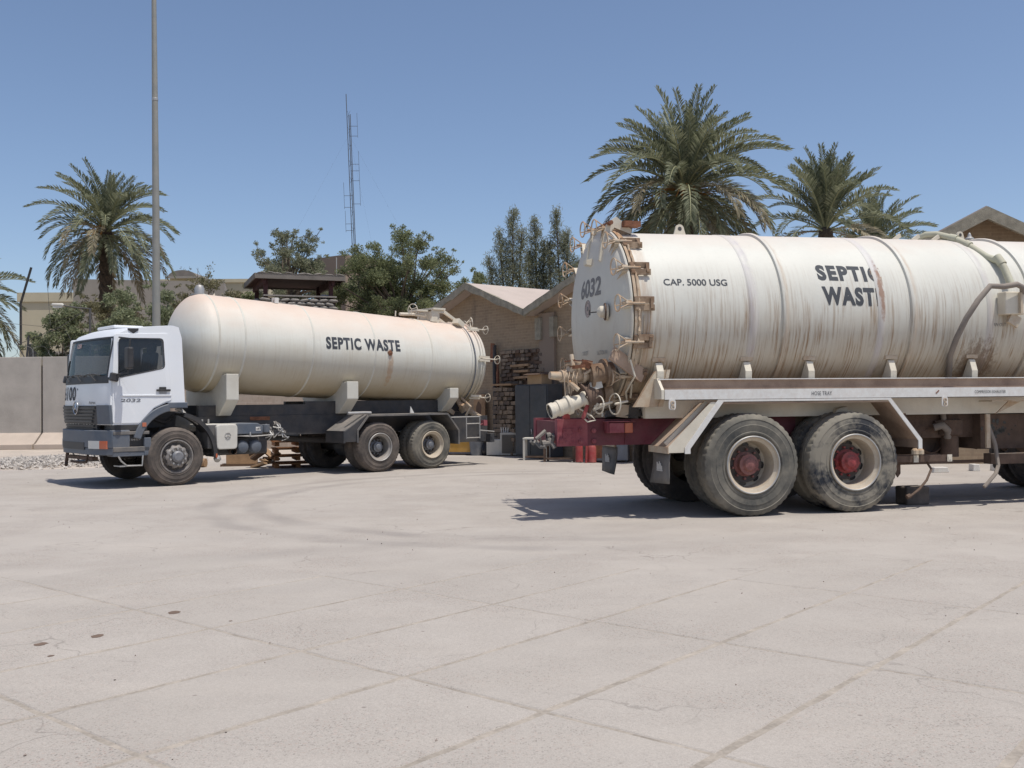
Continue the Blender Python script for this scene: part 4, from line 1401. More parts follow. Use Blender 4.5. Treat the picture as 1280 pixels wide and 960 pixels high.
# lettering on the shell
def on_t2(xc, thc, slope=0.):
    def f(u, v):
        th = R(thc) + v / r2
        x = xc + u
        th += R(u * slope)
        rr = r2 + .0035
        return (x, -rr * math.cos(th), t2z(x) + rr * math.sin(th))
    return f
text_on('lettering', 'CAP. 5000 USG', on_t2(-.62, 19.4), .84, .088, 'ink', T2, .015, cuts=.03)
wt = NT('worn_lettering')
tc = wt.n('ShaderNodeTexCoord').outputs['Object']
sx_ = wt.n('ShaderNodeSeparateXYZ'); wt.l(tc, sx_.inputs[0])
nn = wt.math('MULTIPLY', wt.math('SUBTRACT', wt.noise(tc, 14, 4, .7), .5), .28)
mk = wt.ramp(wt.math('ADD', sx_.outputs[0], nn), 1.84, 1.93)
c_ = wt.mix(mk, (.055, .06, .068), (.42, .29, .20))
wt.l(c_, wt.b.inputs['Base Color'])
wt.b.inputs['Roughness'].default_value = .8
rs = wt.ramp(wt.noise(tc, 26, 3, .6), .46, .56)
al = wt.math('SUBTRACT', 1., wt.math('MULTIPLY', mk, wt.math('SUBTRACT', 1., rs)))
wt.l(al, wt.b.inputs['Alpha'])
text_on('lettering', 'SEPTIC', on_t2(1.53, 27.2, -1.2), .92, .235, wt.m, T2, .05, cuts=.03, spacing=1.2)
text_on('lettering', 'WASTE', on_t2(1.53, 10.7, -1.2), .88, .245, wt.m, T2, .05, cuts=.03, spacing=1.18)
text_on('lettering', 'CLEAN OUT', on_t2(3.65, -8), .28, .045, 'ink_faded', T2, .0, cuts=.08)
# lifting lugs and small fittings along the top
def lug(x, y, w, h, hole=True):
    zt = t2z(x) + math.sqrt(r2 * r2 - y * y) - .02
    pts = [(x - w / 2, zt), (x + w / 2, zt)] + [(x + w * .32 * math.cos(R(a)), zt + h - w * .32 + w * .32 * math.sin(R(a))) for a in range(0, 181, 20)]
    o = obj('lifting_lug', MB().prism(pts, 'y', y - .012, y + .012), 'cream', T2)
    if hole:
        obj('lug_hole', MB().disc((x, y - .014, zt + h - w * .32), (0, -1, 0), w * .15, 12), 'frame_black', o, normals=False)
lug(-.36, 0, .19, .17)
lug(3.78, -.25, .16, .15)
b = MB()
for x in (2.80, 3.10, 3.42):
    b.obox((x, -.2, t2z(x) + r2 + .0), (.12, .04, .05), (0, -.6, 0))
    b.tube([(x, -.2, t2z(x) + r2 + .0), (x + .05, -.2, t2z(x) + r2 + .05)], .018, 6)
obj('top_fitting', b, 'cream', T2)
b = MB().lathe([(0, .035), (.05, .035), (.05, .06), (.07, .06), (.09, .03), (.13, .02), (.15, .01)], (4.22, .1, t2z(4.2) + r2), (0, 0, 1), 12)
obj('vent_cap', b, 'steel', T2)
# overflow pipe, junction box and the thick hose
b = MB().tube([(3.35, .15, 3.60), (3.36, .10, 3.70), (3.42, .0, 3.74), (3.50, -.12, 3.73), (3.60, -.35, 3.64), (3.66, -.52, 3.54), (3.76, -.80, 3.32), t2pt(3.83, 36, 1.20), t2pt(3.84, 30, 1.20), t2pt(3.84, 17, 1.22)], .048, 12)
pp = obj('overflow_pipe', b, 'pipe_green', T2, smooth=50)
b = MB()
for p, q in (((3.58, -.30, 3.655), (3.62, -.40, 3.62)), ((3.66, -.52, 3.54), (3.68, -.58, 3.50)), (t2pt(3.82, 40, 1.2), t2pt(3.84, 33, 1.2))):
    b.tube([p, q], .060, 12)
obj('pipe_coupling', b, 'pipe_green', pp, smooth=50)
b = MB()
c0 = t2pt(3.80, 5.5, 1.20)
b.obox(c0, (.30, .16, .30), (R(0), 0, 0))
jb = obj('junction_box', b, 'cream', T2, bevel=.015)
b = MB().obox(c0 + Vector((.06, -.10, 0)), (.03, .05, .27), (0, 0, 0))
b.obox(c0 + Vector((.02, -.02, -.22)), (.16, .05, .14), (0, .5, 0))
b.tube([c0 + Vector((.14, -.1, .14)), c0 + Vector((.17, -.1, .17))], .02, 6)
b.bar(c0 + Vector((.16, -.06, -.02)), c0 + Vector((.30, -.06, -.01)), .02, .03)
obj('box_bracket', b, 'cream_rust', jb)
hp = [c0 + Vector((.10, -.10, .13)), c0 + Vector((.06, -.14, .20)), c0 + Vector((-.04, -.16, .235)), c0 + Vector((-.25, -.17, .20)), t2pt(3.38, 14, 1.36), t2pt(3.17, 6, 1.36), t2pt(3.03, -4, 1.30), t2pt(2.96, -16, 1.24), t2pt(2.97, -28, 1.19), t2pt(3.05, -38, 1.18), t2pt(3.12, -46, 1.18), t2pt(3.16, -58, 1.16), (3.18, -.62, 1.2), (3.22, -.6, .98)]
obj('suction_hose', MB().tube(hp, .037, 12), 'hose', T2, smooth=50)
# hose tray along the side: lip, floor, back wall
for s in (-1, 1):
    b = MB()
    y0, y1 = sorted((s * 1.25, s * 1.23))
    b.box(-1.12, 7.2, y0, y1, 1.435, 1.555)
    y0, y1 = sorted((s * 1.23, s * 1.20))
    b.box(-1.12, 7.2, y0, y1, 1.535, 1.553)
    ht = obj('hose_tray', b, 'off_white', T2)
    b = MB()
    y0, y1 = sorted((s * 1.228, s * 1.10))
    b.box(-1.12, 7.2, y0, y1, 1.45, 1.462)
    y0, y1 = sorted((s * 1.10, s * 1.085))
    b.box(-1.14, 7.2, y0, y1, 1.45, 1.672)
    obj('tray_floor', b, 'tray_in', ht)
    y0, y1 = sorted((s * 1.125, s * 1.08))
    obj('tray_rim', MB().box(-1.15, 7.2, y0, y1, 1.674, 1.686), 'off_white', ht)
    y0, y1 = sorted((s * 1.24, s * 1.0))
    obj('tray_end', MB().prism([(s * 1.245, 1.44), (s * 1.245, 1.55), (s * 1.10, 1.69), (s * 1.0, 1.69), (s * 1.0, 1.44)], 'x', -1.16, -1.125), 'cream', ht)
    for x in (-1.03, 2.72):
        b = MB().prism(rounded([(x - .045, 1.44), (x + .045, 1.44), (x + .045, 1.31), (x - .045, 1.31)], .04), 'y', min(s * 1.262, s * 1.252), max(s * 1.262, s * 1.252))
        hk = obj('hook_plate', b, 'off_white', ht)
        b = MB()
        for k in (0, 1):
            b.torus((x, s * 1.27, 1.395 - k * .05), (0, 1, 0), .02, .007, 12, 5)
        obj('hook_ring', b, 'cream_rust', hk)
text_on('lettering', 'HOSE TRAY', lambda u, v: (.965 + u, -1.2535, 1.495 + v), .28, .05, 'ink', T2, .0, cuts=.2, spacing=1.1)
text_on('lettering', 'COMPRESSOR EXHAUSTER', lambda u, v: (3.41 + u, -1.2535, 1.497 + v), .47, .04, 'ink', T2, .0, cuts=.2, spacing=1.1)
obj('paint_nick', MB().obox((2.62, -1.252, 1.50), (.06, .004, .015), (0, -.7, 0)), 'rust', T2)
# support brackets between shell and tray
for i, x in enumerate((-1.08, .09, .96, 2.14, 3.36, 4.6)):
    p = [t2pt(x, -30, 1.125), t2pt(x, -34, 1.14), (x, -1.09, 1.70), (x, -1.09, 1.44), (x, -.70, 1.44)]
    b = MB()
    pr = [(-p_[1] * -1, p_[2]) for p_ in [Vector(q) for q in p]]
    b.prism([(v[0], v[1]) for v in [(t2pt(x, -32, 1.13).y, t2pt(x, -32, 1.13).z), (t2pt(x, -32, 1.15).y - .01, t2pt(x, -32, 1.15).z), (-1.035, 1.78), (-1.03, 1.66), (-.93, 1.55), (-.80, 1.62)]], 'x', x - .045, x + .045)
    obj('support_bracket', b, 'cream', T2, bevel=.006)
    b = MB().box(x - .085, x + .085, -.985, -.93, t2pt(x, -31, 1.13).z - .01, t2pt(x, -31, 1.13).z + .04)
    obj('bracket_pad', b, 'cream_rust', T2)
b = MB().prism([(-1.14, 1.78), (-1.00, 1.80), (-1.10, 1.35), (-1.42, 1.35)], 'y', -1.02, -.95)
b.prism([(-1.0, 1.8), (-.96, 1.8), (-1.06, 1.35), (-1.12, 1.35)], 'y', -1.05, -.90)
obj('leg_bracket', b, 'cream_rust', T2)
# cream sub-beam and maroon chassis rails
b = MB()
for s in (-1, 1):
    b.box(-1.20, 7.5, s * .78 - .04, s * .78 + .04, 1.205, 1.425)
for x in (-1.1, .7, 2.6, 4.4, 6.2):
    b.box(x - .05, x + .05, -.74, .74, 1.215, 1.42)
obj('sub_beam', b, 'cream', T2)
for s in (-1, 1):
    obj('chassis_rail', MB().box(-2.24, 1.0, s * .50 - .045, s * .50 + .045, .875, 1.20), 'maroon', T2)
    obj('chassis_rail', MB().box(1.0, 7.5, s * .50 - .045, s * .50 + .045, .88, 1.195), 'rust_brown', T2)
    obj('rail_end', MB().box(-2.25, -1.86, s * .50 - .052, s * .50 + .052, .873, 1.207), 'maroon_sunlit_faded', T2)  # painted brighter than the rail, as sunlit beyond the tank's shadow
b = MB()
for x in (-1.5, -.2, 1.2, 2.3, 3.6):
    obj('cross_member', MB().box(x - .05, x + .05, -.45, .45, .92, 1.15), 'rust_brown', T2)
obj('rear_crossbar', MB().box(-2.24, -2.16, -.445, .445, .93, 1.18), 'maroon', T2)
b = MB().box(-2.18, -2.02, -.56, -.553, .90, 1.09)
for k in range(8):
    b.tube([(-2.14 + .08 * (k % 2), -.562, .925 + .045 * (k // 2)), (-2.14 + .08 * (k % 2), -.570, .925 + .045 * (k // 2))], .009, 6)
obj('bolt_plate', b, 'maroon_sunlit_faded', T2)
b = MB()
for (x, z) in ((-1.95, 1.07), (-1.78, 1.06), (-1.95, .93), (-1.78, .93), (-2.2, .95)):
    b.tube([(x, -.552, z), (x, -.575, z)], .03, 8)
    b.tube([(x, -.57, z), (x, -.59, z)], .014, 6)
obj('bolt', b, 'maroon_sunlit_faded', T2)
b = MB()
for k in range(7):
    x = -2.34 + rnd.uniform(-.14, .12)
    z = rnd.uniform(.87, 1.02)
    b.tube([(x, -.35 + rnd.uniform(-.1, .1), z), (x + rnd.uniform(-.12, .12), -.45, z + rnd.uniform(-.1, .08)), (x + rnd.uniform(-.1, .1), -.5, z + rnd.uniform(-.06, .06))], rnd.uniform(.012, .03), 6)
b.lathe([(0, .03), (0, .05), (.05, .05), (.05, .035), (.12, .035)], (-2.42, -.45, .90), (1, 0, .1), 10)
b.lathe([(0, .03), (0, .05), (.05, .05), (.05, .035), (.12, .035)], (-2.33, -.35, .99), (1, 0, .1), 10)
obj('air_coupling', b, 'frame_dusty', T2)
b = MB().box(-1.66, -1.28, -.70, -.56, 1.165, 1.175)
b.box(-1.64, -1.63, -.68, -.56, 1.03, 1.165)
rb = obj('lamp_bracket', b, 'maroon_sunlit_faded', T2)
obj('rear_lamp', MB().box(-1.62, -1.42, -.685, -.60, 1.03, 1.155), 'maroon_sunlit_faded', rb, bevel=.01)
obj('reflector', MB().box(-1.415, -1.31, -.685, -.60, 1.03, 1.155), 'orange', rb, bevel=.01)
obj('rail_conduit', MB().tube([(-1.36, -.56, 1.03), (-1.37, -.56, .88)], .008, 5).tube([(-1.36, -.7, 1.17), (-1.28, -.7, 1.17)], .006, 5), 'maroon', T2)
# folded wheel guard
for s in (-1, 1):
    y0, y1 = sorted((s * 1.235, s * .62))
    line = [(-1.07, .80), (-1.07, .86), (-.50, 1.39), (1.93, 1.39), (2.34, .90), (2.34, .79)]
    gd = obj('wheel_guard', MB().strip(line, y0, y1, .012), 'tray_in', T2)
    b = MB()
    edge = [(-.80, .785), (-.80, .845), (-.36, 1.405), (1.90, 1.405), (2.33, .885), (2.33, .78)]
    n = len(edge)
    w = .055
    inner_ = [(-.87, .785), (-.87, .86), (-.43, 1.43), (1.94, 1.43), (2.385, .90), (2.385, .78)]
    for k in range(n - 1):
        b.prism([edge[k], edge[k + 1], inner_[k + 1], inner_[k]], 'y', min(s * 1.252, s * 1.238), max(s * 1.252, s * 1.238))
    obj('guard_edge', b, 'off_white', gd)
    b = MB()
    b.prism([(-1.075, .80), (-.87, .80), (-.87, .86), (-.43, 1.40), (-.52, 1.40), (-1.075, .87)], 'y', min(s * 1.236, s * 1.226), max(s * 1.236, s * 1.226))
    obj('guard_cheek', b, 'cream', gd)
    b = MB().bar((-1.06, s * 1.10, .90), (-.52, s * 1.10, 1.40), .03, .05)
    obj('guard_rib', b, 'cream', gd)
    obj('guard_foot', MB().box(-1.085, -1.065, y0, y1, .79, .87), 'cream_rust', gd)
    b = MB()
    vs = []
    for j in range(5):
        for i in range(4):
            vs.append((-1.04 + .012 * math.sin(i * 1.3 + j) - .01 * j, s * (.66 + .55 * i / 3), .79 - .38 * j / 4 + .006 * i))
    fs = [(j * 4 + i, j * 4 + i + 1, j * 4 + i + 5, j * 4 + i + 4) for j in range(4) for i in range(3)]
    fl = obj('mud_flap', MB().add(vs, fs), 'frame_dusty', T2, smooth=True)
    sd = fl.modifiers.new('thick', 'SOLIDIFY'); sd.thickness = .012
    b = MB()
    for k, (dy, hh) in enumerate(((-.07, .05), (-.035, .08), (0, .10), (.035, .07), (.07, .09))):
        b.box(-1.078, -1.074, s * .95 + dy - .012, s * .95 + dy + .012, .585, .585 + hh)
    b.box(-1.078, -1.074, s * .95 - .09, s * .95 + .09, .57, .582)
    obj('flap_print', b, 'ink_white', fl)
for s in (-1, 1):
    for i, x in enumerate((.02, 1.42)):
        if s < 0:
            w_ = dual_wheel(T2, (x, -1.25, .63), .63, .345, .32, ('tyre2', 'tyre_blotched')[i], 'rim_cream', ('hub_pink', 'hub_red')[i], ring='steel', spin=.4 + i, hub_len=.17)
            if i:
                w_['label'] = 'wheel with black blotched tyre and bright red hub'
            else:
                w_['label'] = 'wheel with grey dusty tyre and faded red hub'
        else:
            dual_wheel(T2, (x, 1.25, .63), .63, .345, .32, 'tyre', 'rim_cream', 'hub_pink', spin=i, flip=True)
for x in (.02, 1.42):
    obj('axle', MB().tube([(x, -1.0, .63), (x, 1.0, .63)], .08, 10), 'frame_black', T2)
b = MB()
for s in (-1, 1):
    b.tube([(.1, s * .5, .86), (.35, s * .5, .70), (.72, s * .5, .64), (1.1, s * .5, .70), (1.35, s * .5, .86)], .06, 6)
obj('leaf_springs', b, 'frame_black', T2)
dual_wheel(T2, (6.0, 1.25, .60), .60, .33, .30, 'tyre', 'rim_cream', 'hub_pink', spin=0, flip=True)
dual_wheel(T2, (6.0, -1.25, .60), .60, .33, .30, 'tyre', 'rim_cream', 'hub_pink', spin=0)
obj('spring_bracket', MB().prism([(1.35, 1.2), (1.6, 1.2), (1.55, 1.33), (1.4, 1.30)], 'y', -.9, -.6), 'cream', T2, bevel=.02)
# outlet valves at the rear
def flange_pipe(mb, p, q, r, fl):
    p, q = Vector(p), Vector(q)
    mb.tube([p, q], r, 20)
    d = (q - p).normalized()
    for t in fl:
        c = p + (q - p) * t
        mb.tube([c - d * .02, c + d * .02], r * 1.35, 20)
b = MB()
flange_pipe(b, (-1.62, -.80, 1.78), (-1.95, -.82, 1.74), .13, (.3, .9))
flange_pipe(b, (-1.6, -.62, 1.55), (-2.05, -.66, 1.48), .14, (.25, .55, .9))
ov = obj('outlet_pipe', b, 'clamp_rust', T2, smooth=40)
b = MB()
flange_pipe(b, (-1.95, -.82, 1.74), (-2.30, -.88, 1.73), .075, (.2, .6))
b.tube([(-2.3, -.88, 1.73), (-2.44, -.90, 1.74)], [.055, .045], 14)
b.tube([(-2.08, -.86, 1.74), (-2.08, -.88, 1.90)], [.06, .045], 12)
b.tube([(-2.22, -.86, 1.70), (-2.20, -.98, 1.64), (-2.12, -1.02, 1.56)], .028, 8)
b.obox((-2.16, -.90, 1.80), (.12, .10, .06), (.2, .3, .3))
vr = random.Random(3)
for k in range(7):
    p = Vector((-2.12 + vr.uniform(-.16, .2), -.90 + vr.uniform(-.08, .04), 1.80 + vr.uniform(-.12, .08)))
    d = Vector((vr.uniform(-1, 1), vr.uniform(-.5, .5), vr.uniform(-1, 1))).normalized()
    b.tube([p, p + d * vr.uniform(.08, .16)], vr.uniform(.012, .028), 8)
for k in range(4):
    b.tube([(-2.1 - .05 * k, -.95, 1.80), (-2.14 - .05 * k, -1.0, 1.70), (-2.12 - .05 * k, -.97, 1.58 - .03 * k)], .007, 5)
obj('control_valve', b, 'cream_rust', T2, smooth=30)
b = MB()
for k in range(3):
    b.bar((-2.26 + .11 * k, -.92, 1.90 + .012 * k), (-2.15 + .11 * k, -.99, 1.92 - .01 * k), .02, .014)
b.bar((-2.2, -.93, 1.83), (-2.02, -.98, 1.85), .05, .04)
b.obox((-2.0, -.95, 1.87), (.10, .06, .07), (.3, .4, .2))
obj('valve_handle', b, 'rust', T2)
b = MB()
b.lathe([(0, .080), (.0, .094), (.05, .097), (.055, .088), (.10, .088), (.105, .10), (.14, .10), (.145, .092), (.22, .098), (.23, .118), (.27, .118), (.28, .09), (.42, .075), (.46, .10), (.50, .10)], (-2.46, -.95, 1.31), (.95, .05, .30), 24)
cp = obj('hose_coupling', b, 'cream', T2, smooth=30)
obj('coupling_bore', MB().disc((-2.445, -.95, 1.315), (.95, .05, .30), .080, 20), 'window_dark', cp, normals=False)
b = MB().tube([(-2.05, -.88, 1.46), (-1.95, -.82, 1.48), (-1.85, -.75, 1.5)], .15, 16)
b.tube([(-2.1, -.9, 1.42), (-2.0, -.85, 1.55), (-1.98, -.82, 1.66)], .03, 8)
b.torus((-2.02, -.9, 1.46), (.95, .1, .3), .17, .02, 20, 6)
b.tube([(-1.98, -1.0, 1.63), (-2.03, -1.02, 1.48), (-1.95, -1.02, 1.36)], .011, 5)
obj('gate_valve', b, 'rust_brown', T2, smooth=40)
b = MB()
for (x, z) in ((-1.86, 1.38), (-1.66, 1.39)):
    b.torus((x, -1.0, z), (1, .25, 0), .105 if x < -1.7 else .125, .009, 20, 5)
    b.tube([(x, -1.0, z), (x + .2, -.9, z + .03)], .014, 6)
b.bar((-1.9, -.9, 1.32), (-1.7, -.88, 1.40), .02, .03)
b.bar((-1.9, -.9, 1.32), (-1.84, -.9, 1.40), .02, .03)
b.tube([(-2.1, -.93, 1.35), (-1.95, -.98, 1.25), (-1.9, -.98, 1.20), (-2.0, -.98, 1.18), (-2.05, -.95, 1.24)], .01, 5)
obj('drain_handwheel', b, 'cream', T2)
obj('grab_tag', MB().bar((-2.06, -.98, 1.22), (-1.99, -.98, 1.40), .03, .04), 'red', T2)
obj('red_post', MB().box(-2.16, -2.08, -.54, -.46, 1.208, 1.33), 'red', T2)
obj('name_plate', MB().obox((-1.86, -.90, 1.62), (.16, .01, .10), (0, -.25, .1)), 'light_metal', T2)
b = MB()
for k in range(3):
    b.tube([(-1.52 + .16 * k, -.52, 1.215), (-1.52 + .16 * k, -.50, 1.30)], [.10, .08], 14)
b.obox((-1.3, -.55, 1.28), (.2, .1, .14), (0, .1, 0))
obj('air_tank', b, 'frame_black', T2)
b = MB().obox((-1.42, -.60, 1.30), (.16, .03, .16), (0, .1, .1))
b.obox((-1.16, -.60, 1.42), (.12, .05, .06), (0, .4, .1))
obj('stay_plate', b, 'cream_rust', T2)
# pump machinery under the middle
b = MB()
b.box(2.9, 3.5, -.4, .3, .62, 1.1)
b.lathe([(0, .17), (.02, .19), (.3, .19), (.32, .14)], (3.05, -.55, .85), (0, 1, 0), 20)
b.lathe([(0, .12), (.28, .12), (.30, .17), (.36, .17), (.5, .17)], (3.32, -.55, .62), (0, 0, 1), 16)
b.lathe([(0, .10), (.25, .10)], (3.32, -.55, 1.0), (0, 0, 1), 16)
b.tube([(3.08, -.58, 1.05), (3.2, -.62, 1.08), (3.28, -.60, .98)], .06, 10)
b.box(2.5, 2.9, -.2, .3, .75, 1.15)
for k in range(18):
    b.obox((rnd.uniform(2.5, 4.8), rnd.uniform(-.5, -.1), rnd.uniform(.72, 1.15)), (rnd.uniform(.05, .3), rnd.uniform(.05, .2), rnd.uniform(.05, .2)), (rnd.random(), rnd.random(), rnd.random() * .4))
obj('vacuum_pump', b, 'rust_brown', T2, smooth=30)
b = MB().tube([(3.02, -.63, 1.02), (3.12, -.68, 1.05), (3.22, -.66, .98), (3.24, -.62, .88)], .05, 10)
obj('pump_elbow', b, 'hose', T2, smooth=40)
b = MB()
for y in (-1.05, -.85):
    b.box(2.05, 2.92, y - .04, y + .04, .60, .61)
    b.box(2.05, 2.92, y - .04, y + .04, .67, .68)
    b.box(2.05, 2.92, y - .04, y - .03, .61, .67)
obj('channel_bar', b, 'rust_brown', T2)
b = MB()
for x in (2.40, 2.90):
    b.box(x - .035, x + .035, -1.105, -1.095, .595, .685)
    b.box(x - .02, x + .02, -1.11, -1.1, .62, .66)
obj('channel_end', b, 'cream', T2)
obj('crossbar', MB().box(2.3, 4.9, -.62, -.56, .53, .57), 'rust_brown', T2)
b = MB().box(3.66, 4.95, -.95, -.80, .53, .67)
obj('side_beam', b, 'rust_brown', T2)
b = MB().box(3.66, 4.95, -.955, -.94, .665, .675).box(4.35, 4.4, -.97, -.955, .60, .66)
obj('beam_lip', b, 'cream_rust', T2)
obj('diagonal_strut', MB().bar((2.33, -.95, 1.22), (2.62, -1.0, .60), .03, .045), 'rust_brown', T2)
obj('strut_sleeve', MB().bar((2.44, -.985, .985), (2.50, -.99, .86), .045, .055), 'cream_rust', T2)
b = MB().tube([(2.62, -1.0, .60), (2.66, -1.05, .50), (2.55, -1.1, .36), (2.40, -1.15, .25), (2.25, -1.18, .17)], .016, 7)
b.tube([(2.25, -1.18, .18), (2.20, -1.18, .16)], .03, 7)
obj('hanging_cable', b, 'rust_brown', T2, smooth=40)
b = MB().tube([(3.62, -.95, 1.05), (3.68, -1.0, .80), (3.68, -1.05, .52), (3.60, -1.1, .42), (3.46, -1.12, .30), (3.40, -1.12, .25)], .026, 8)
obj('hanging_hose', b, 'hose', T2, smooth=40)
b = MB().box(3.56, 3.62, -.99, -.96, .75, 1.2)
obj('stay_strap', b, 'cream_rust', T2)
obj('tank_panel', MB().box(3.7, 4.6, -.70, -.2, .72, 1.19), 'rust_brown', T2)
b = MB()
for k in range(26):
    x, z = 3.98 + rnd.gauss(0, .13), .98 + rnd.gauss(0, .07)
    w = rnd.uniform(.01, .04)
    b.add([(x + w * math.cos(a * PI / 3) * rnd.uniform(.6, 1.3), -.704, z + w * math.sin(a * PI / 3) * rnd.uniform(.6, 1.3)) for a in range(6)], [tuple(range(6))])
obj('oil_spatter', b, 'window_dark', T2, normals=False)
obj('landing_leg', MB().box(4.62, 4.75, -1.0, -.87, .68, 1.2), 'frame_dusty', T2)
obj('rear_strap', MB().prism([(2.17, .56), (2.24, .56), (2.24, .45), (2.20, .40), (2.17, .45)], 'y', -1.0, -.98), 'rust_brown', T2)
b = MB()
for x in (2.42, 2.50):
    b.lathe([(0, .045), (.05, .045), (.08, .02)], (x - .05, -1.12, .70), (0, 0, 1), 10)
obj('guard_bolt', b, 'cream_rust', T2)
obj('step_shelf', MB().box(3.52, 4.3, -1.15, -.9, 1.365, 1.385).prism([(3.7, 1.20), (4.1, 1.365), (3.9, 1.365)], 'y', -1.0, -.98), 'cream_rust', T2)
# stops lying by the tyre
b = MB().box(-.17, .17, -.14, .14, 0, .24)
bb = tag(obj('wheel_chock', b, 'tyre', bevel=.02), 'dark rubber block lying on the concrete just behind the tyre with the red hub', 'wheel chock')
bb.location = (5.36, 13.45, .0)
bb.rotation_euler = (0, 0, .2)
# ================================================================= BUILDINGS AND WALLS
def loc_thing(name, label, cat, x, y, rz, group=None):
    return thing(name, label, cat, (x, y, 0), rz, group)

shed = loc_thing('brick_shed', 'old brick workshop with folded zigzag roof behind the two tankers, junk piled against its wall', 'building', -1.25, 27.0, R(-50))
zz = [(-2.62, 3.66), (0, 4.62), (2.4, 3.72), (4.8, 4.62), (7.2, 3.72)]
xs_l = [p[0] for p in zz]
up = MB()
poly = zz + [(x, z - .15) for x, z in reversed(zz)]
up.prism(poly, 'y', .06, 11.0)
obj('roof', up, 'roofing', shed)
# ragged fascia boards along each rake
for (p, q) in zip(zz, zz[1:]):
    b = MB()
    n = 14
    vs = []
    for i in range(n + 1):
        f = i / n
        x, z = p[0] + (q[0] - p[0]) * f, p[1] + (q[1] - p[1]) * f
        for y in (0.0, .058):
            vs += [(x, y + rnd.uniform(-.008, .008), z + .012 + rnd.uniform(-.008, .008)), (x, y + rnd.uniform(-.008, .008), z - .17 + rnd.uniform(-.03, .02))]
    fs = []
    for i in range(n):
        a = 4 * i
        fs += [(a, a + 4, a + 5, a + 1), (a + 2, a + 3, a + 7, a + 6), (a, a + 2, a + 6, a + 4), (a + 1, a + 5, a + 7, a + 3)]
    obj('fascia', b.add(vs, fs), 'fascia', shed)
wp = [(-2.35, -.05), (7.05, -.05)] + [(x, z - .155) for x, z in [(7.05, 3.77), (4.8, 4.62), (2.4, 3.72), (0, 4.62), (-2.35, 3.76)]]
obj('wall', MB().prism(wp, 'y', .45, .75), 'brick', shed)
obj('side_wall', MB().box(-2.35, -2.05, .75, 10.8, -.05, 3.55), 'brick', shed)
obj('side_wall', MB().box(6.75, 7.05, .75, 10.8, -.05, 3.6), 'brick', shed)
obj('pilaster', MB().box(2.58, 3.15, .36, .449, -.05, 3.62), 'plaster_brown', shed, bevel=.01)
obj('beam_end', MB().box(2.50, 2.72, .30, .449, 2.95, 3.5), 'fascia', shed)
obj('beam_end', MB().box(3.05, 3.2, .30, .449, 3.0, 3.5), 'fascia', shed)
# clutter in the bricked-up opening, each piece its own
op = obj('blocked_opening', MB().box(1.00, 2.62, .425, .449, 1.84, 2.74), 'wood_dark', shed)
stone_src = {}
def piece(parent, name, c, size, rot, m):
    key = (round(size[0], 2), round(size[1], 2), round(size[2], 2), m)
    if key not in stone_src:
        mb = MB().obox((0, 0, 0), size, (0, 0, 0))
        mb.v = [tuple(a * rnd.uniform(.9, 1.0) for a in p) for p in mb.v]
        me = mb.mesh(name)
        fix_normals(me)
        me.materials.append(M[m])
        stone_src[key] = me
    o = bpy.data.objects.new(name, stone_src[key])
    COL.objects.link(o)
    o.parent = parent
    o.location = c
    o.rotation_euler = rot
    return o
M['rubble'] = mat('rubble_brick', (.22, .165, .12), .95, var=.4, scale=6, bump=.4)
M['rubble_d'] = mat('dark_rubble_brick', (.12, .09, .07), .95, var=.4, scale=6, bump=.4)
for r in range(9):
    z = 1.89 + r * .10
    x = 1.06 + (r % 2) * .08
    while x < 2.55:
        w = rnd.choice((.16, .22, .28, .12))
        if rnd.random() < .82:
            piece(op, 'brick', (x + w / 2, .40 - rnd.random() * .02, z), (w, .08, .08), (rnd.uniform(-.06, .06), rnd.uniform(-.12, .12), rnd.uniform(-.1, .1)), rnd.choice(('rubble', 'rubble_d', 'rubble_d', 'wood_dark')))
        x += w + .02
for (x, z, w) in ((1.9, 2.33, .75), (1.95, 2.18, .6), (1.95, 2.02, .65)):
    piece(op, 'plank', (x, .34, z), (w, .1, .06), (0, rnd.uniform(-.04, .04), 0), 'wood')
# loose stack of old bricks beneath it
stk = tag(thing('brick_stack', 'x', 'x', (0, 0, 0)), 'rough stack of old bricks piled high left of the dark steel cabinet', 'brick stack')
stk.location = shed.matrix_basis @ Vector((1.02, .0, 0)) if False else (0, 0, 0)
sm = Matrix.Translation((-1.25, 27.0, 0)) @ Matrix.Rotation(R(-50), 4, 'Z')
def W(x, y, z=0):
    return sm @ Vector((x, y, z))
stk.location = W(1.38, .25)
stk.rotation_euler = (0, 0, R(-50))
for r in range(15):
    z = .06 + r * .118
    x = -.40 + (r % 2) * .05
    while x < .38:
        w = rnd.choice((.14, .2, .24, .17))
        piece(stk, 'brick', (x + w / 2, rnd.uniform(-.03, .03), z), (w, .26, .10), (rnd.uniform(-.06, .06), rnd.uniform(-.06, .06), rnd.uniform(-.12, .12)), rnd.choice(('rubble', 'rubble', 'rubble_d')))
        x += w + .018
piece(stk, 'plank', (0, -.02, 1.84), (.85, .3, .05), (0, 0, 0), 'wood')

def put(o, x, y, z=0, rz=0.):
    p = W(x, y, z)
    o.location = p
    o.rotation_euler = (0, 0, R(-50) + rz)
    return o
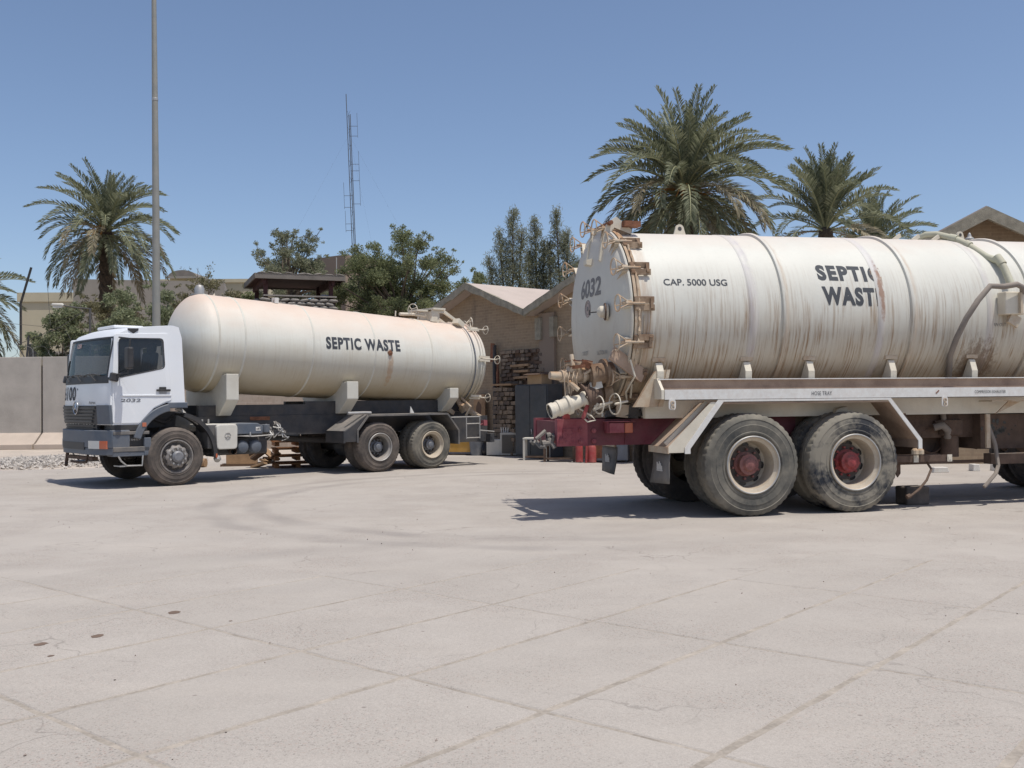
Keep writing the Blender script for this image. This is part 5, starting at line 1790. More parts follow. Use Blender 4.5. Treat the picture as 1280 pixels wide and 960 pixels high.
# dark steel cabinet with the box on top
cb = thing('steel_cabinet', 'tall dark steel cabinet with two doors standing against the brick wall', 'cabinet')
put(cb, 2.86, -.12)
obj('body', MB().box(-.58, .62, -.05, .45, .04, 1.82), 'dark_cabinet', cb, bevel=.01)
obj('door', MB().box(-.57, -.02, -.075, -.053, .08, 1.79), 'dark_cabinet', cb, bevel=.005)
obj('door', MB().box(.0, .60, -.075, -.053, .08, 1.79), 'dark_cabinet', cb, bevel=.005)
obj('handle', MB().tube([(.05, -.09, .72), (.08, -.10, .66), (.06, -.09, .60)], .014, 6), 'steel', cb)
bxo = thing('cardboard_box', 'open brown cardboard box on top of the dark steel cabinet', 'box')
put(bxo, 2.98, .02, 1.825)
obj('box_body', MB().box(-.26, .26, -.17, .17, 0, .24), 'cardboard', bxo)
obj('box_flap', MB().obox((0, -.20, .255), (.54, .22, .012), (.25, 0, 0)), 'wood_dark', bxo)
obj('box_flap', MB().obox((.30, 0, .26), (.16, .32, .012), (0, .4, 0)), 'wood_dark', bxo)
# timber board or door leaning by the tank end
o = tag(obj('door_leaf', MB().box(-.24, .24, -.02, .02, .0, 1.5).box(-.17, .17, -.03, -.021, .75, 1.4), 'wood', bevel=.005), 'weathered orange-brown wooden door leaf leaning on the brick wall behind the tank end', 'door')
put(o, .22, .30, .1)
obj('hole', MB().prism(rounded([(-.11, .85), (.09, .8), (.12, 1.2), (-.02, 1.33), (-.12, 1.15)], .05), 'y', -.034, -.031), 'wood_dark', o)
o = tag(obj('drain_pole', MB().tube([(0, 0, .1), (.0, 0, 2.9)], .055, 8), 'frame_black'), 'dark pole standing upright against the brick wall left of the brick stack', 'pole')
put(o, .84, .33)
o = tag(obj('red_board', MB().prism([(-.09, 0), (.04, 0), (.07, .48), (-.06, .50)], 'y', -.02, .02), 'rust'), 'short rusty red board fixed high on the brick wall above the dark pole', 'board')
put(o, .80, .30, 2.46)
o = tag(obj('red_bar', MB().box(-.03, .03, -.03, .03, 0, .45).box(-.02, .02, -.02, .02, .45, .7), 'rust'), 'narrow red bar hanging beside the blocked opening of the brick wall', 'bar')
put(o, 1.03, .28, 1.75)
# air conditioner
ac = thing('air_conditioner', 'white window air conditioner with grey mesh grille standing on the ground by the bricks', 'air conditioner')
ac.location = (-.22, 25.75, 0)
ac.rotation_euler = (0, 0, R(-6))
obj('casing', MB().box(-.10, .48, .0, .55, .02, .60), 'light_metal', ac, bevel=.01)
obj('side_casing', MB().box(-.46, -.105, .03, .50, .02, .42), 'light_metal', ac, bevel=.01)
obj('grille', MB().box(-.06, .33, -.012, -.002, .07, .55), 'plaster_grey', ac)
b = MB()
for k in range(26):
    b.box(-.05, .32, -.02, -.013, .08 + k * .018, .085 + k * .018)
obj('louvre', b, 'dark_cabinet', ac)['kind'] = 'stuff'
for x in (.36, .42, .475):
    obj('corner_post', MB().box(x - .012, x + .012, -.016, -.002, .03, .60), 'off_white', ac)
b = MB()
x = -.08
while x < .46:
    w = rnd.uniform(.02, .04)
    hgt = rnd.uniform(.09, .15)
    piece(ac, 'paper_strip', (x, .1, .60 + .07), (.03, .01, .13), (rnd.uniform(-.1, .1), rnd.uniform(-.15, .15), 0), 'off_white')
    x += .058
obj('foot', MB().box(-.42, -.40, .1, .4, 0, .02).box(.44, .46, .1, .4, 0, .02), 'frame_black', ac)
# bin with black bag, yellow chest
bi = thing('waste_bin', 'grey bin with a black plastic bag slumped beside it, left of the air conditioner', 'bin')
bi.location = (-.93, 26.2, 0)
obj('bin_body', MB().lathe([(0, 0), (0, .17), (.38, .21), (.38, .19), (.05, .15)], (0, 0, 0), (0, 0, 1), 20), 'hub_grey', bi)
b = MB().lathe([(0, 0), (0, .09), (.12, .12), (.25, .09), (.36, .05), (.40, .08), (.41, 0)], (.22, -.08, 0), (0, 0, 1), 14, mod=lambda i, k: rnd.uniform(-.02, .02))
obj('bag', b, 'bag', bi, smooth=True)
ye = thing('yellow_chest', 'low yellow-painted chest standing behind the rear wheel of the white-cabbed truck', 'chest')
ye.location = (-1.35, 26.6, 0)
ye.rotation_euler = (0, 0, R(-20))
obj('chest_body', MB().box(-.55, .45, -.25, .25, .08, .42), 'yellow', ye, bevel=.01)
obj('lid', MB().box(-.57, .47, -.27, .27, .422, .47), 'yellow', ye, bevel=.01)
for x in (-.5, .4):
    obj('leg', MB().box(x - .02, x + .02, -.22, .22, 0, .078), 'wood_dark', ye)
# metal benches / frames by the cabinet
def bench(x, y, rz, L, D, Hh, label, m='light_metal'):
    t = thing('metal_bench', label, 'bench', (x, y, 0), rz)
    obj('top', MB().box(-L / 2, L / 2, -D / 2, D / 2, Hh - .035, Hh), m, t, bevel=.005)
    for sx in (-1, 1):
        for sy in (-1, 1):
            obj('leg', MB().box(sx * (L / 2 - .03) - .025, sx * (L / 2 - .03) + .025, sy * (D / 2 - .03) - .025, sy * (D / 2 - .03) + .025, 0, Hh - .037), m, t)
    obj('rail', MB().box(-L / 2 + .06, L / 2 - .06, -D / 2 + .01, -D / 2 + .05, .06, .10), 'rust_brown', t)
    return t
bench(.58, 24.1, R(-8), .62, .5, .53, 'white-topped metal bench frame in front of the dark steel cabinet', 'light_metal')
bench(1.12, 23.3, R(-12), .75, .5, .42, 'rusty metal bench frame with open legs left of the red extinguishers', 'rust_brown')
b = thing('scrap_cabinet', 'low grey and maroon metal cabinet on the ground behind the maroon rear rail', 'cabinet', (2.15, 22.9, 0), R(-12))
obj('body', MB().box(-.45, .5, -.2, .25, .05, .50), 'hub_grey', b, bevel=.01)
obj('panel', MB().box(-.42, -.05, -.215, -.203, .1, .46), 'rust', b)
obj('leg', MB().box(-.43, -.39, -.18, .2, 0, .05), 'frame_black', b)
obj('leg', MB().box(.44, .48, -.18, .2, 0, .05), 'frame_black', b)
fe = thing('fire_extinguisher', 'squat red fire extinguisher with white label beside the tall red cylinder', 'fire extinguisher', (1.80, 22.75, 0))
obj('cylinder', MB().lathe([(0, 0), (.01, .10), (.34, .10), (.42, .06), (.44, .03), (.48, .03)], (0, 0, 0), (0, 0, 1), 18), 'red', fe, smooth=35)
obj('valve', MB().obox((0, 0, .50), (.12, .03, .05), (0, .2, 0)), 'frame_black', fe)
b = MB().lathe([(.12, .1015), (.26, .1015)], (0, 0, 0), (0, 0, 1), 8, a0=R(245), a1=R(290))
obj('label', b, 'off_white', fe)
gc = thing('gas_cylinder', 'tall narrow red cylinder standing left of the squat fire extinguisher', 'cylinder', (1.52, 22.85, 0))
obj('cylinder', MB().lathe([(0, 0), (.01, .085), (.62, .085), (.70, .05), (.72, .03), (.76, .03)], (0, 0, 0), (0, 0, 1), 18), 'red', gc, smooth=35)
obj('valve', MB().tube([(0, 0, .76), (0, 0, .82)], .02, 8), 'steel', gc)
o = tag(obj('red_pipe', MB().tube([(0, 0, 0), (.02, 0, .55)], .025, 8), 'red'), 'thin red pipe standing between the red cylinder and the extinguisher', 'pipe')
o.location = (1.66, 22.65, 0)
# pieces of white stone beyond the wheels of tanker 6032
for (x, y, w, h, l) in ((8.05, 18.9, .30, .10, 'flat pale stone block lying left beyond the hanging hoses'), (8.85, 19.2, .14, .13, 'upright white block standing by the shed wall, middle of the three'), (9.3, 19.2, .22, .12, 'white block nearest the far front wheel under the tanker')):
    o = tag(obj('stone_block', MB().prism([(-w / 2, 0), (w / 2, 0), (w / 2 * .8, h), (-w / 2 * .9, h)], 'y', -.1, .1), 'off_white', bevel=.01), l, 'stone block')
    o.location = (x, y, 0)
# connecting wall and the gabled house on the right
cwl = tag(obj('yard_wall', MB().box(3.7, 7.0, 21.5, 21.75, -.05, 3.0), 'brick'), 'brick wall joining the zigzag-roofed shed to the gabled house, behind the tanker wheels', 'wall')
gh = thing('gabled_house', 'brick house with thick mossy gable edge showing above the tank at the far right', 'building', (9.82, 20.5, 0), R(-8))
sl = .52
for s in (-1, 1):
    p, q = (0, 5.33), (s * 3.4, 5.33 - 3.4 * sl)
    b = MB().prism([p, q, (q[0], q[1] - .24), (0, 5.33 - .26)], 'y', 0, .10)
    obj('fascia', b, 'fascia', gh)
    b = MB().prism([(0, 5.36), (q[0] * 1.01, q[1] + .02), (q[0] * 1.01, q[1] - .08), (0, 5.26)], 'y', .102, 7)
    obj('roof', b, 'roofing', gh)
obj('wall', MB().prism([(-3.1, -.05), (3.1, -.05), (3.1, 5.24 - 3.1 * sl), (0, 5.24), (-3.1, 5.24 - 3.1 * sl)], 'y', .6, .9), 'brick', gh)
obj('side_wall', MB().box(-3.1, -2.8, .9, 6.9, -.05, 3.5), 'brick', gh)
# far shed whose roof shows between the tree and the workshop
s3 = thing('far_shed', 'pale shed roof peeping between the big olive tree and the workshop gable', 'building', (-4.45, 36.0, 0), R(-35))
obj('roof', MB().prism([(0, 4.85), (2.9, 4.2), (2.9, 4.08), (0, 4.73)], 'y', 0, 7).prism([(-.002, 4.85), (-2.0, 4.3), (-2.0, 4.18), (-.002, 4.73)], 'y', 0, 7), 'roofing', s3)
obj('wall', MB().prism([(-1.8, 0), (2.7, 0), (2.7, 4.12), (0, 4.72), (-1.8, 4.2)], 'y', .4, .7), 'brick', s3)
# low block wall behind the white truck
tag(obj('block_wall', MB().box(-12.6, -3.2, 31.6, 31.85, -.05, 2.35), 'brick_wall'), 'low wall of pinkish blocks seen under the tank of the white-cabbed truck', 'wall')
# concrete blast wall segments
def blast(x, y, rz, w, label):
    t = thing('blast_wall_segment', label, 'blast wall', (x, y, 0), rz, 'concrete blast wall segments')
    b = MB().prism([(0.0, .42), (.0, 3.03), (.22, 3.03), (.22, .42)], 'x', 0.012, w - .012)
    obj('panel', b, 'wall_conc', t, bevel=.015)
    pr = [(-.62, -.03), (-.62, .14), (-.50, .16), (-.012, .50), (.3, .50), (.3, -.03)]
    obj('footing', MB().prism(pr, 'x', .01, w - .01), 'kerb_dust', t, bevel=.02)
    return t
lab = ['blast wall segment at the left edge of the photo, razor wire above', 'stained concrete blast wall segment left of the upright seam', 'concrete blast wall segment right of the seam, behind the truck grille', 'concrete blast wall segment hidden mostly behind the white cab']
for k, (x, w) in enumerate(((-21.2, 2.4), (-18.75, 3.05), (-15.65, 2.45), (-13.15, 2.3))):
    blast(x, 33.3 - .02 * (x + 15), R(-.8), w, lab[k])
# far-left buildings
b1 = thing('cream_house', 'small cream house with a dark barred window beyond the blast wall', 'building', (-29.55, 60, 0), R(4))
obj('wall', MB().box(0, 7, 0, 8, 0, 8.1), 'plaster', b1)
obj('parapet', MB().box(-.1, 7.1, -.1, .05, 7.6, 8.15), 'plaster', b1)
wf = obj('window', MB().box(.55, 1.75, -.04, .02, 4.25, 5.05), 'window_dark', b1)
for k in range(3):
    obj('window_bar', MB().box(.8 + k * .3, .83 + k * .3, -.07, -.045, 4.25, 5.05), 'steel', wf)
obj('sill', MB().box(.4, 1.9, -.1, .0, 4.0, 4.24), 'wood_orange', wf)
obj('wall_patch', MB().box(1.95, 3.2, -.05, .0, 3.2, 4.6), 'plaster_grey', b1)
b2_ = thing('grey_house', 'two-storey grey-brown house with tall dark windows behind the left palm', 'building', (-21.05, 48, 0), R(14))
obj('wall', MB().box(0, 7.0, 0, 7, 0, 7.45), 'plaster_grey', b2_)
obj('wing', MB().box(1.95, 2.35, -.25, -.01, 0, 6.9), 'plaster', b2_)
for (x, z) in ((1.55, 5.0), (2.7, 5.1), (3.9, 5.1), (5.2, 5.1)):
    wf = obj('window', MB().box(x - .22, x + .22, -.05, .02, z - .9, z + .7), 'window_dark', b2_)
    obj('frame', MB().box(x - .28, x + .28, -.08, -.052, z + .7, z + .78), 'wood_dark', wf)
obj('window', MB().box(2.9, 3.8, -.1, -.05, 3.6, 3.75).box(2.9, 3.8, -.1, -.05, 3.9, 3.94), 'light_metal', b2_)
b3 = thing('beige_hall', 'long plain beige flat-roofed building behind the tank front', 'building', (-24.6, 70, 0), R(2))
obj('wall', MB().box(0, 7.6, 0, 6, 0, 10.05), 'plaster', b3)
obj('parapet', MB().box(-.1, 7.7, -.12, .05, 9.85, 10.1), 'plaster', b3)
b4 = thing('domed_kiosk', 'beige building with a low dark curved roof above the palm leaves', 'building', (-21.75, 66, 0), 0)
obj('wall', MB().box(-.8, .95, 0, 2.5, 0, 9.68), 'plaster', b4)
arc = [(.95 * math.cos(R(a)) + .1, 9.70 + .48 * math.sin(R(a))) for a in range(0, 181, 15)]
obj('roof', MB().prism(arc, 'y', -.3, 2.8), 'tin', b4, smooth=30)
obj('cornice', MB().box(-.85, 1.05, -.4, -.31, 9.62, 9.76), 'plaster_grey', b4)
b5 = thing('brown_block', 'brown flat-topped building between the watchtower and the big olive tree', 'building', (-11.2, 57, 0), R(0))
obj('wall', MB().prism([(0, 57), (2.0, 55.5), (4.2, 58.5), (1, 61)], 'z', 0, 9.6), 'plaster_brown', b5)
b5.location = (0, 0, 0)
for c in b5.children:
    c.location = (-11.2, 0, 0)
obj('down_pipe', MB().tube([(-9.75, 55.95, 0), (-9.75, 55.95, 9.5)], .05, 6), 'light_metal', b5)

# ================================================================= POLES, MAST, TOWER
lp = thing('lamp_post', 'tall grey steel pole rising out of the picture behind the white cab', 'pole', (-9.95, 28, 0), 0)
obj('shaft', MB().tube([(0, 0, 0), (.0, 0, 6.7), (-.03, 0, 13.5)], [.125, .098, .062], 16), 'pole', lp, smooth=40)
obj('joint_collar', MB().lathe([(9.95, .080), (9.96, .088), (10.02, .088), (10.03, .078)], (-.012, 0, 0), (0, 0, 1), 16), 'steel', lp)
obj('base_flange', MB().lathe([(0, .24), (.03, .24), (.03, .13)], (0, 0, 0), (0, 0, 1), 16), 'steel', lp)
ms = thing('radio_mast', 'thin guyed radio mast with small aerials standing behind the big olive tree', 'mast', (-9.45, 60, 0))
lean = -.033
def mp(z, dx=0, dy=0):
    return (lean * (z - 11) + dx, dy, z)
b = MB()
for (dx, dy, zt) in ((-.08, 0, 19.95), (.13, -.08, 18.7), (.02, .12, 18.7)):
    b.tube([mp(0, dx, dy), mp(zt, dx, dy)], .027, 5)
obj('lattice_leg', b, 'mast', ms)
b = MB()
z = .5
k = 0
while z < 18.6:
    b.tube([mp(z, -.08, 0), mp(z + .4, .13, -.08)], .008, 4)
    b.tube([mp(z + .2, .02, .12), mp(z + .5, -.08, 0)], .008, 4)
    z += 1.0
lb = obj('lattice_brace', b, 'mast', ms)
lb['kind'] = 'stuff'
for (z0, z1, dx) in ((17.3, 18.2, .52), (15.2, 15.9, .52), (13.2, 14.9, .52), (13.0, 14.0, -.45), (11.6, 12.3, -.42)):
    b = MB().tube([mp(z0, dx), mp(z1 + .6, dx)], .013, 4)
    b.tube([mp(z1 - .2, 0), mp(z1 - .2, dx)], .016, 4)
    b.tube([mp(z0 + .1, 0), mp(z0 + .1, dx)], .016, 4)
    obj('aerial', b, 'mast', ms)
for (x, y) in ((-9, -3), (9, 4), (2, 12)):
    obj('guy_wire', MB().tube([mp(17.5), (x, y, 0)], .002, 3), 'wire', ms)
# street lamp on a bracket at the far left
sl_ = thing('street_lamp', 'small street lamp on a horizontal arm above the blast wall at the left', 'street lamp', (-14.42, 34.2, 0))
obj('post', MB().tube([(0, 0, 0), (0, 0, 4.72)], .045, 8), 'wire', sl_)
obj('arm', MB().tube([(0, 0, 4.70), (-.45, 0, 4.74), (-1.0, 0, 4.84)], .025, 6), 'wire', sl_)
obj('lamp_head', MB().lathe([(-.22, .03), (-.18, .06), (.15, .07), (.2, .03)], (-1.10, 0, 4.84), (1, 0, -.06), 10), 'light_metal', sl_, smooth=40)
obj('lamp_glass', MB().box(-1.27, -.95, -.05, .05, 4.74, 4.79), 'lens', sl_, bevel=.015)
obj('stay', MB().tube([(-.15, 0, 4.66), (-1.0, 0, 4.1), (-2.6, .2, 3.5)], .012, 4), 'wire', sl_)
o = tag(obj('leaning_pole', MB().tube([(-22.1, 45, 4.0), (-22.1, 45, 6.0), (-21.62, 45, 7.62)], .055, 6), 'frame_black'), 'dark leaning pole rising above the cream house at the left', 'pole')
o = tag(obj('fence_post', MB().tube([(-16.45, 33.9, 3.0), (-16.38, 33.9, 3.78)], .035, 5), 'frame_black'), 'short black post on top of the blast wall in front of the cream house', 'post')
o = tag(obj('fence_stay', MB().tube([(-16.5, 33.9, 3.0), (-16.95, 33.9, 3.75)], .018, 4), 'wire'), 'thin dark stay leaning against the short black post on the blast wall', 'post')
b = MB()
for k in range(9):
    x = -18.6 + k * .55
    pts = [(x + .30 * math.cos(a * PI / 8 + k) + a * .01, 33.45 + .05 * math.sin(a), 3.1 + .2 * math.sin(a * PI / 8 + k) + .1) for a in range(17)]
    b.tube(pts, .007, 3, False)
tag(obj('razor_wire', b, 'wire'), 'loose coils of thin wire along the top of the blast wall', 'razor wire')
for (pts, l) in (([(-18.5, 34, 4.35), (-16, 34, 4.1), (-14.4, 34.2, 4.66)], 'thin wire sagging from the street lamp to the left edge'), ([(-14.9, 33.8, 3.6), (-15.1, 33.8, 4.0), (-15.6, 33.8, 4.1), (-15.7, 33.8, 5.6)], 'thin looping wire hanging before the cream house')):
    tag(obj('cable', MB().tube(pts, .008, 3), 'wire'), l, 'cable')
# watchtower
tw = thing('watchtower', 'wooden guard tower with flat dark roof and sandbag parapet above the tank', 'watchtower', (-8.5, 34.2, 0), R(21))
obj('roof', MB().box(-.25, 2.75, -.2, 3.1, 5.72, 5.78), 'tower_wood', tw)
for s, (x0, x1, y0, y1) in enumerate(((-.3, 2.8, -.25, -.19), (-.3, 2.8, 3.11, 3.16), (-.31, -.26, -.18, 3.1), (2.76, 2.81, -.18, 3.1))):
    obj('roof_edge', MB().box(x0, x1, y0, y1, 5.66, 5.84), 'tin', tw)
for k in range(6):
    x = -.24 + k * .5
    b = MB()
    n = 10
    vs, fs = [], []
    for i in range(n + 1):
        for y in (-.26, 3.12):
            vs.append((x + .5 * i / n, y, 5.82 + .03 * (i % 2) + rnd.uniform(0, .015)))
    fs = [(2 * i, 2 * i + 2, 2 * i + 3, 2 * i + 1) for i in range(n)]
    o = obj('roof_sheet', b.add(vs, fs), 'tin', tw)
    sd = o.modifiers.new('t', 'SOLIDIFY'); sd.thickness = .01
sbm = None
def sandbag(parent, c, rz, m='sandbag', L=.40):
    global sbm
    if sbm is None:
        mb = MB()
        n, k = 7, 8
        vs, fs = [], []
        for i in range(n + 1):
            f = -1 + 2 * i / n
            sc = (1 - abs(f) ** 3.5) * .92 + .08
            for j in range(k):
                a = 2 * PI * j / k
                cy, cz = math.cos(a), math.sin(a)
                vs.append((f * .20, cy * .12 * sc * (1 + .1 * math.sin(i * 2 + j)), cz * .068 * sc))
        for i in range(n):
            for j in range(k):
                fs.append((i * k + j, i * k + (j + 1) % k, (i + 1) * k + (j + 1) % k, (i + 1) * k + j))
        fs.append(tuple(range(k)))
        fs.append(tuple(n * k + j for j in range(k)))
        sbm = mb.add(vs, fs).mesh('sandbag')
        fix_normals(sbm)
        sbm.materials.append(M['sandbag'])
        sbm.shade_smooth()
    o = bpy.data.objects.new('sandbag', sbm)
    COL.objects.link(o)
    o.parent = parent
    o.location = c
    o.rotation_euler = (rnd.uniform(-.1, .1), rnd.uniform(-.22, .22), rz + rnd.uniform(-.1, .1))
    return o
for k in range(9):
    sandbag(tw, (-.1 + k * .34 + rnd.uniform(-.08, .08), -.02 + rnd.uniform(-.05, .15), 5.885), rnd.uniform(-.5, .5)).scale = (.8, .9, .4)
for (x, y) in ((.1, .1), (2.35, .1), (.1, 2.6), (2.35, 2.6)):
    obj('post', MB().box(x - .07, x + .07, y - .07, y + .07, 0, 5.71), 'tower_wood', tw)
obj('deck', MB().box(-.15, 2.6, -.15, 2.85, 3.9, 4.0), 'tower_wood', tw)
obj('roof_beam', MB().box(.0, .1, -.1, 3.0, 5.5, 5.715), 'tower_wood', tw)
obj('roof_beam', MB().box(2.35, 2.45, -.1, 3.0, 5.5, 5.715), 'tower_wood', tw)
pp_ = obj('parapet', MB().box(-.05, 2.45, .02, .08, 4.0, 5.0).box(-.05, .01, .08, 2.7, 4.0, 5.0).box(2.44, 2.5, .08, 2.7, 4.0, 5.0), 'tower_wood', tw)
for r in range(6):
    for k in range(8):
        sandbag(pp_, (-.05 + k * .33 + (r % 2) * .12, -.08, 4.33 + r * .125), 0)
    for k in range(4):
        sandbag(pp_, (-.16, .3 + k * .4 + (r % 2) * .12, 4.33 + r * .125), PI / 2)
obj('parapet_cap', MB().box(.0, 2.5, -.18, .06, 5.07, 5.12), 'sandbag', pp_)
for k in range(5):
    obj('stair_rail', MB().tube([(2.65 + k * .28, .1, 3.6 - .05 * k), (2.65 + k * .28, .1, 4.55 - .02 * k)], .025, 5), 'frame_black', tw)
obj('hand_rail', MB().tube([(2.5, .1, 4.45), (3.05, .1, 4.62), (4.0, .1, 4.5)], .022, 5), 'frame_black', tw)
obj('blue_pack', MB().box(2.0, 2.3, .12, .4, 5.05, 5.2).box(1.95, 2.3, .12, .4, 4.7, 4.85), 'hub_grey', tw, bevel=.03)
obj('ladder', MB().box(2.9, 2.95, .3, .35, 0, 4.0).box(3.3, 3.35, .3, .35, 0, 4.0), 'frame_black', tw)
# junk behind the white truck
pl = thing('pallet_stack', 'stack of orange-brown wooden pallets behind the white-cabbed truck', 'pallets', (-4.85, 22.4, 0), R(20))
for k in range(4):
    z = k * .16
    for s in (-.5, 0, .5):
        piece(pl, 'plank', (s * .9, 0, z + .04), (.1, .9, .08), (0, 0, rnd.uniform(-.05, .05)), 'wood_orange')
    for j in range(6):
        piece(pl, 'plank', (0, -.42 + j * .165, z + .095), (1.05, .11, .025), (0, 0, rnd.uniform(-.04, .04)), 'wood_orange')
bx1 = thing('timber_crate', 'plain brown plywood crate on the ground behind the battery box of the white truck', 'crate', (-6.2, 22.9, 0), R(8))
obj('crate_body', MB().box(-.32, .34, -.2, .2, .05, .42), 'wood', bx1, bevel=.006)
obj('runner', MB().box(-.45, .5, -.2, -.1, 0, .048).box(-.45, .5, .1, .2, 0, .048), 'wood_dark', bx1)
sp = thing('timber_scrap', 'leaning heap of broken timber offcuts between the plywood crate and the pallets', 'scrap timber', (-5.50, 22.1, 0), R(10))
for k in range(9):
    piece(sp, 'offcut', (rnd.uniform(-.25, .25), rnd.uniform(-.15, .15), .06 + .045 * k), (.4, .14, .05), (rnd.uniform(-.5, .5), rnd.uniform(-.6, .6), rnd.uniform(-1, 1)), rnd.choice(('wood', 'wood_dark', 'stone')))
lg = tag(obj('timber_log', MB().tube([(-7.6, 22.6, .1), (-6.9, 22.5, .1)], .1, 10), 'wood', smooth=40), 'short pale log lying behind the front wheel of the white truck', 'log')

# ================================================================= PLANTS
nrg = np.random.default_rng(11)
def quads_mesh(name, P, Q):
    """P centres (n,3), Q (n,4,3) offsets"""
    n = len(P)
    V = (P[:, None, :] + Q).reshape(-1, 3)
    me = bpy.data.meshes.new(name)
    me.vertices.add(n * 4)
    me.vertices.foreach_set('co', V.astype(np.float32).ravel())
    me.loops.add(n * 4)
    me.loops.foreach_set('vertex_index', np.arange(n * 4, dtype=np.int32))
    me.polygons.add(n)
    me.polygons.foreach_set('loop_start', np.arange(0, n * 4, 4, dtype=np.int32))
    me.polygons.foreach_set('loop_total', np.full(n, 4, dtype=np.int32))
    me.update()
    me.validate()
    return me
def leaves(P, ln, wd, droop=0., flat=0.):
    n = len(P)
    d = nrg.normal(size=(n, 3))
    d[:, 2] = d[:, 2] * (1 - flat) - droop * 2.2
    d /= np.linalg.norm(d, axis=1, keepdims=True)
    u = nrg.normal(size=(n, 3))
    s = np.cross(d, u)
    s /= np.linalg.norm(s, axis=1, keepdims=True)
    L = ln * nrg.uniform(.6, 1.3, (n, 1))
    Wd = wd * nrg.uniform(.7, 1.2, (n, 1))
    a, c = d * L * .5, d * L * .5
    return np.stack([-a, -a * .0 + s * Wd * .5, c, -a * .0 - s * Wd * .5], axis=1)
def clump_points(clumps, dens):
    out = []
    for (c, r, sq) in clumps:
        n = max(8, int(dens * r * r * r * 4 + dens * r * r * 1.5))
        d = nrg.normal(size=(n, 3))
        d /= np.linalg.norm(d, axis=1, keepdims=True)
        rad = nrg.uniform(0, 1, (n, 1)) ** .55 * r
        out.append(np.array(c) + d * rad * np.array([1, 1, sq]))
    return np.concatenate(out)
def broad_tree(name, label, x, y, H, cz, rx, rz_, nclump, cr, dens, lm, seed, cat='tree', leaf=(.12, .06), trunk=.14, shape=None, sparse=0., lean=0., group=None, droop=0.):
    rg = random.Random(seed)
    t = thing(name, label, cat, (x, y, 0), 0, group)
    clumps = []
    mb = MB()
    base = Vector((0, 0, 0))
    fork = Vector((lean, 0, cz - rz_ * .75))
    mb.tube([base, base.lerp(fork, .5) + Vector((rg.uniform(-.1, .1), 0, 0)), fork], [trunk, trunk * .85, trunk * .7], 8)
    tries = 0
    while len(clumps) < nclump and tries < 5000:
        tries += 1
        p = Vector((rg.uniform(-1, 1), rg.uniform(-1, 1), rg.uniform(-1, 1)))
        if p.length > 1 or p.length < .35 and rg.random() < .6:
            continue
        if shape and not shape(p):
            continue
        c = Vector((p.x * rx + lean, p.y * rx, cz + p.z * rz_))
        r = cr * rg.uniform(.5, 1.25) * (1.15 - .5 * p.length)
        clumps.append((tuple(c), r, .75))
        if rg.random() < .7:
            mid = fork.lerp(c, .5) + Vector((rg.uniform(-.2, .2), rg.uniform(-.2, .2), rg.uniform(0, .25)))
            mb.tube([fork + (c - fork) * .02, mid, c], [trunk * .35, trunk * .2, trunk * .07], 5, False)
            # twigs reaching out with sparse leaves
            for q in range(3):
                e = c + Vector((rg.uniform(-1, 1), rg.uniform(-1, 1), rg.uniform(-.3, 1))) * r * 1.5
                mb.tube([c, e], [trunk * .07, trunk * .03], 3, False)
                clumps.append((tuple(e), r * .35, .8))
    obj('trunk', mb, 'bark', t, smooth=50)
    P = clump_points(clumps, dens)
    me = quads_mesh('crown', P, leaves(P, leaf[0], leaf[1], droop))
    obj('crown', me, lm, t, normals=False)
    return t

def frond_mesh(L, e0, bend, seed, n=66, wid=.60, vee=.5):
    rg = random.Random(seed)
    pts = []
    p = Vector((0, 0, 0))
    seg = L / 22
    side = rg.uniform(-.25, .25)
    for i in range(23):
        f = i / 22
        a = e0 - bend * f ** 1.5
        pts.append(p.copy())
        p = p + Vector((math.cos(a), side * f * .25, math.sin(a))) * seg
    mb = MB()
    mb.tube(pts, [.035 * (1 - .85 * i / 22) + .004 for i in range(23)], 4, False)
    nr = len(mb.f)
    for s in (-1, 1):
        for k in range(n):
            f = .12 + .88 * (k + rg.uniform(-.3, .3)) / n
            f = min(.995, f)
            i = int(f * 22)
            q = pts[i].lerp(pts[min(22, i + 1)], f * 22 - i)
            d = (pts[min(22, i + 1)] - pts[max(0, i - 1)]).normalized()
            sd = Vector((0, 1, 0)) * s
            up = d.cross(sd) * s
            up = up if up.z > 0 else -up
            prof = (math.sin(min(1, (f - .08) * 2.2) * PI / 2)) * (1 - .55 * max(0, f - .5) * 2)
            ll = wid * prof * rg.uniform(.8, 1.1)
            fw = .55 + .6 * f
            dr = (d * fw + sd * (1.0 - .35 * f) + up * (vee + rg.uniform(-.3, .3))).normalized()
            tip = q + dr * ll + Vector((0, 0, -.10 * ll - .05 * rg.random()))
            midp = q + dr * ll * .55
            w = .019 + .009 * prof
            wv = d.cross(dr).normalized().cross(dr).normalized() * w
            mb.add([q, midp + wv, tip, midp - wv], [(0, 1, 2, 3)])
    me = mb.mesh('frond')
    me.materials.append(M['frond'])
    me.materials.append(M['rachis'])
    idx = [1 if i < nr else 0 for i in range(len(mb.f))]
    me.polygons.foreach_set('material_index', idx)
    me.update()
    return me
FR = []
for k, (e0, bend) in enumerate([(82, 35), (66, 50), (48, 68), (30, 82), (10, 90), (-12, 72), (-36, 48)]):
    for j in range(2):
        FR.append((k, frond_mesh(1.0 * 3.5, R(e0), R(bend), 31 * k + j, vee=.55 if k < 4 else .15)))
dry = []
for k, me in FR:
    if k >= 3:
        m2 = me.copy()
        m2.materials.clear()
        m2.materials.append(M['frond_dry'])
        m2.materials.append(M['rachis'])
        dry.append((k, m2))
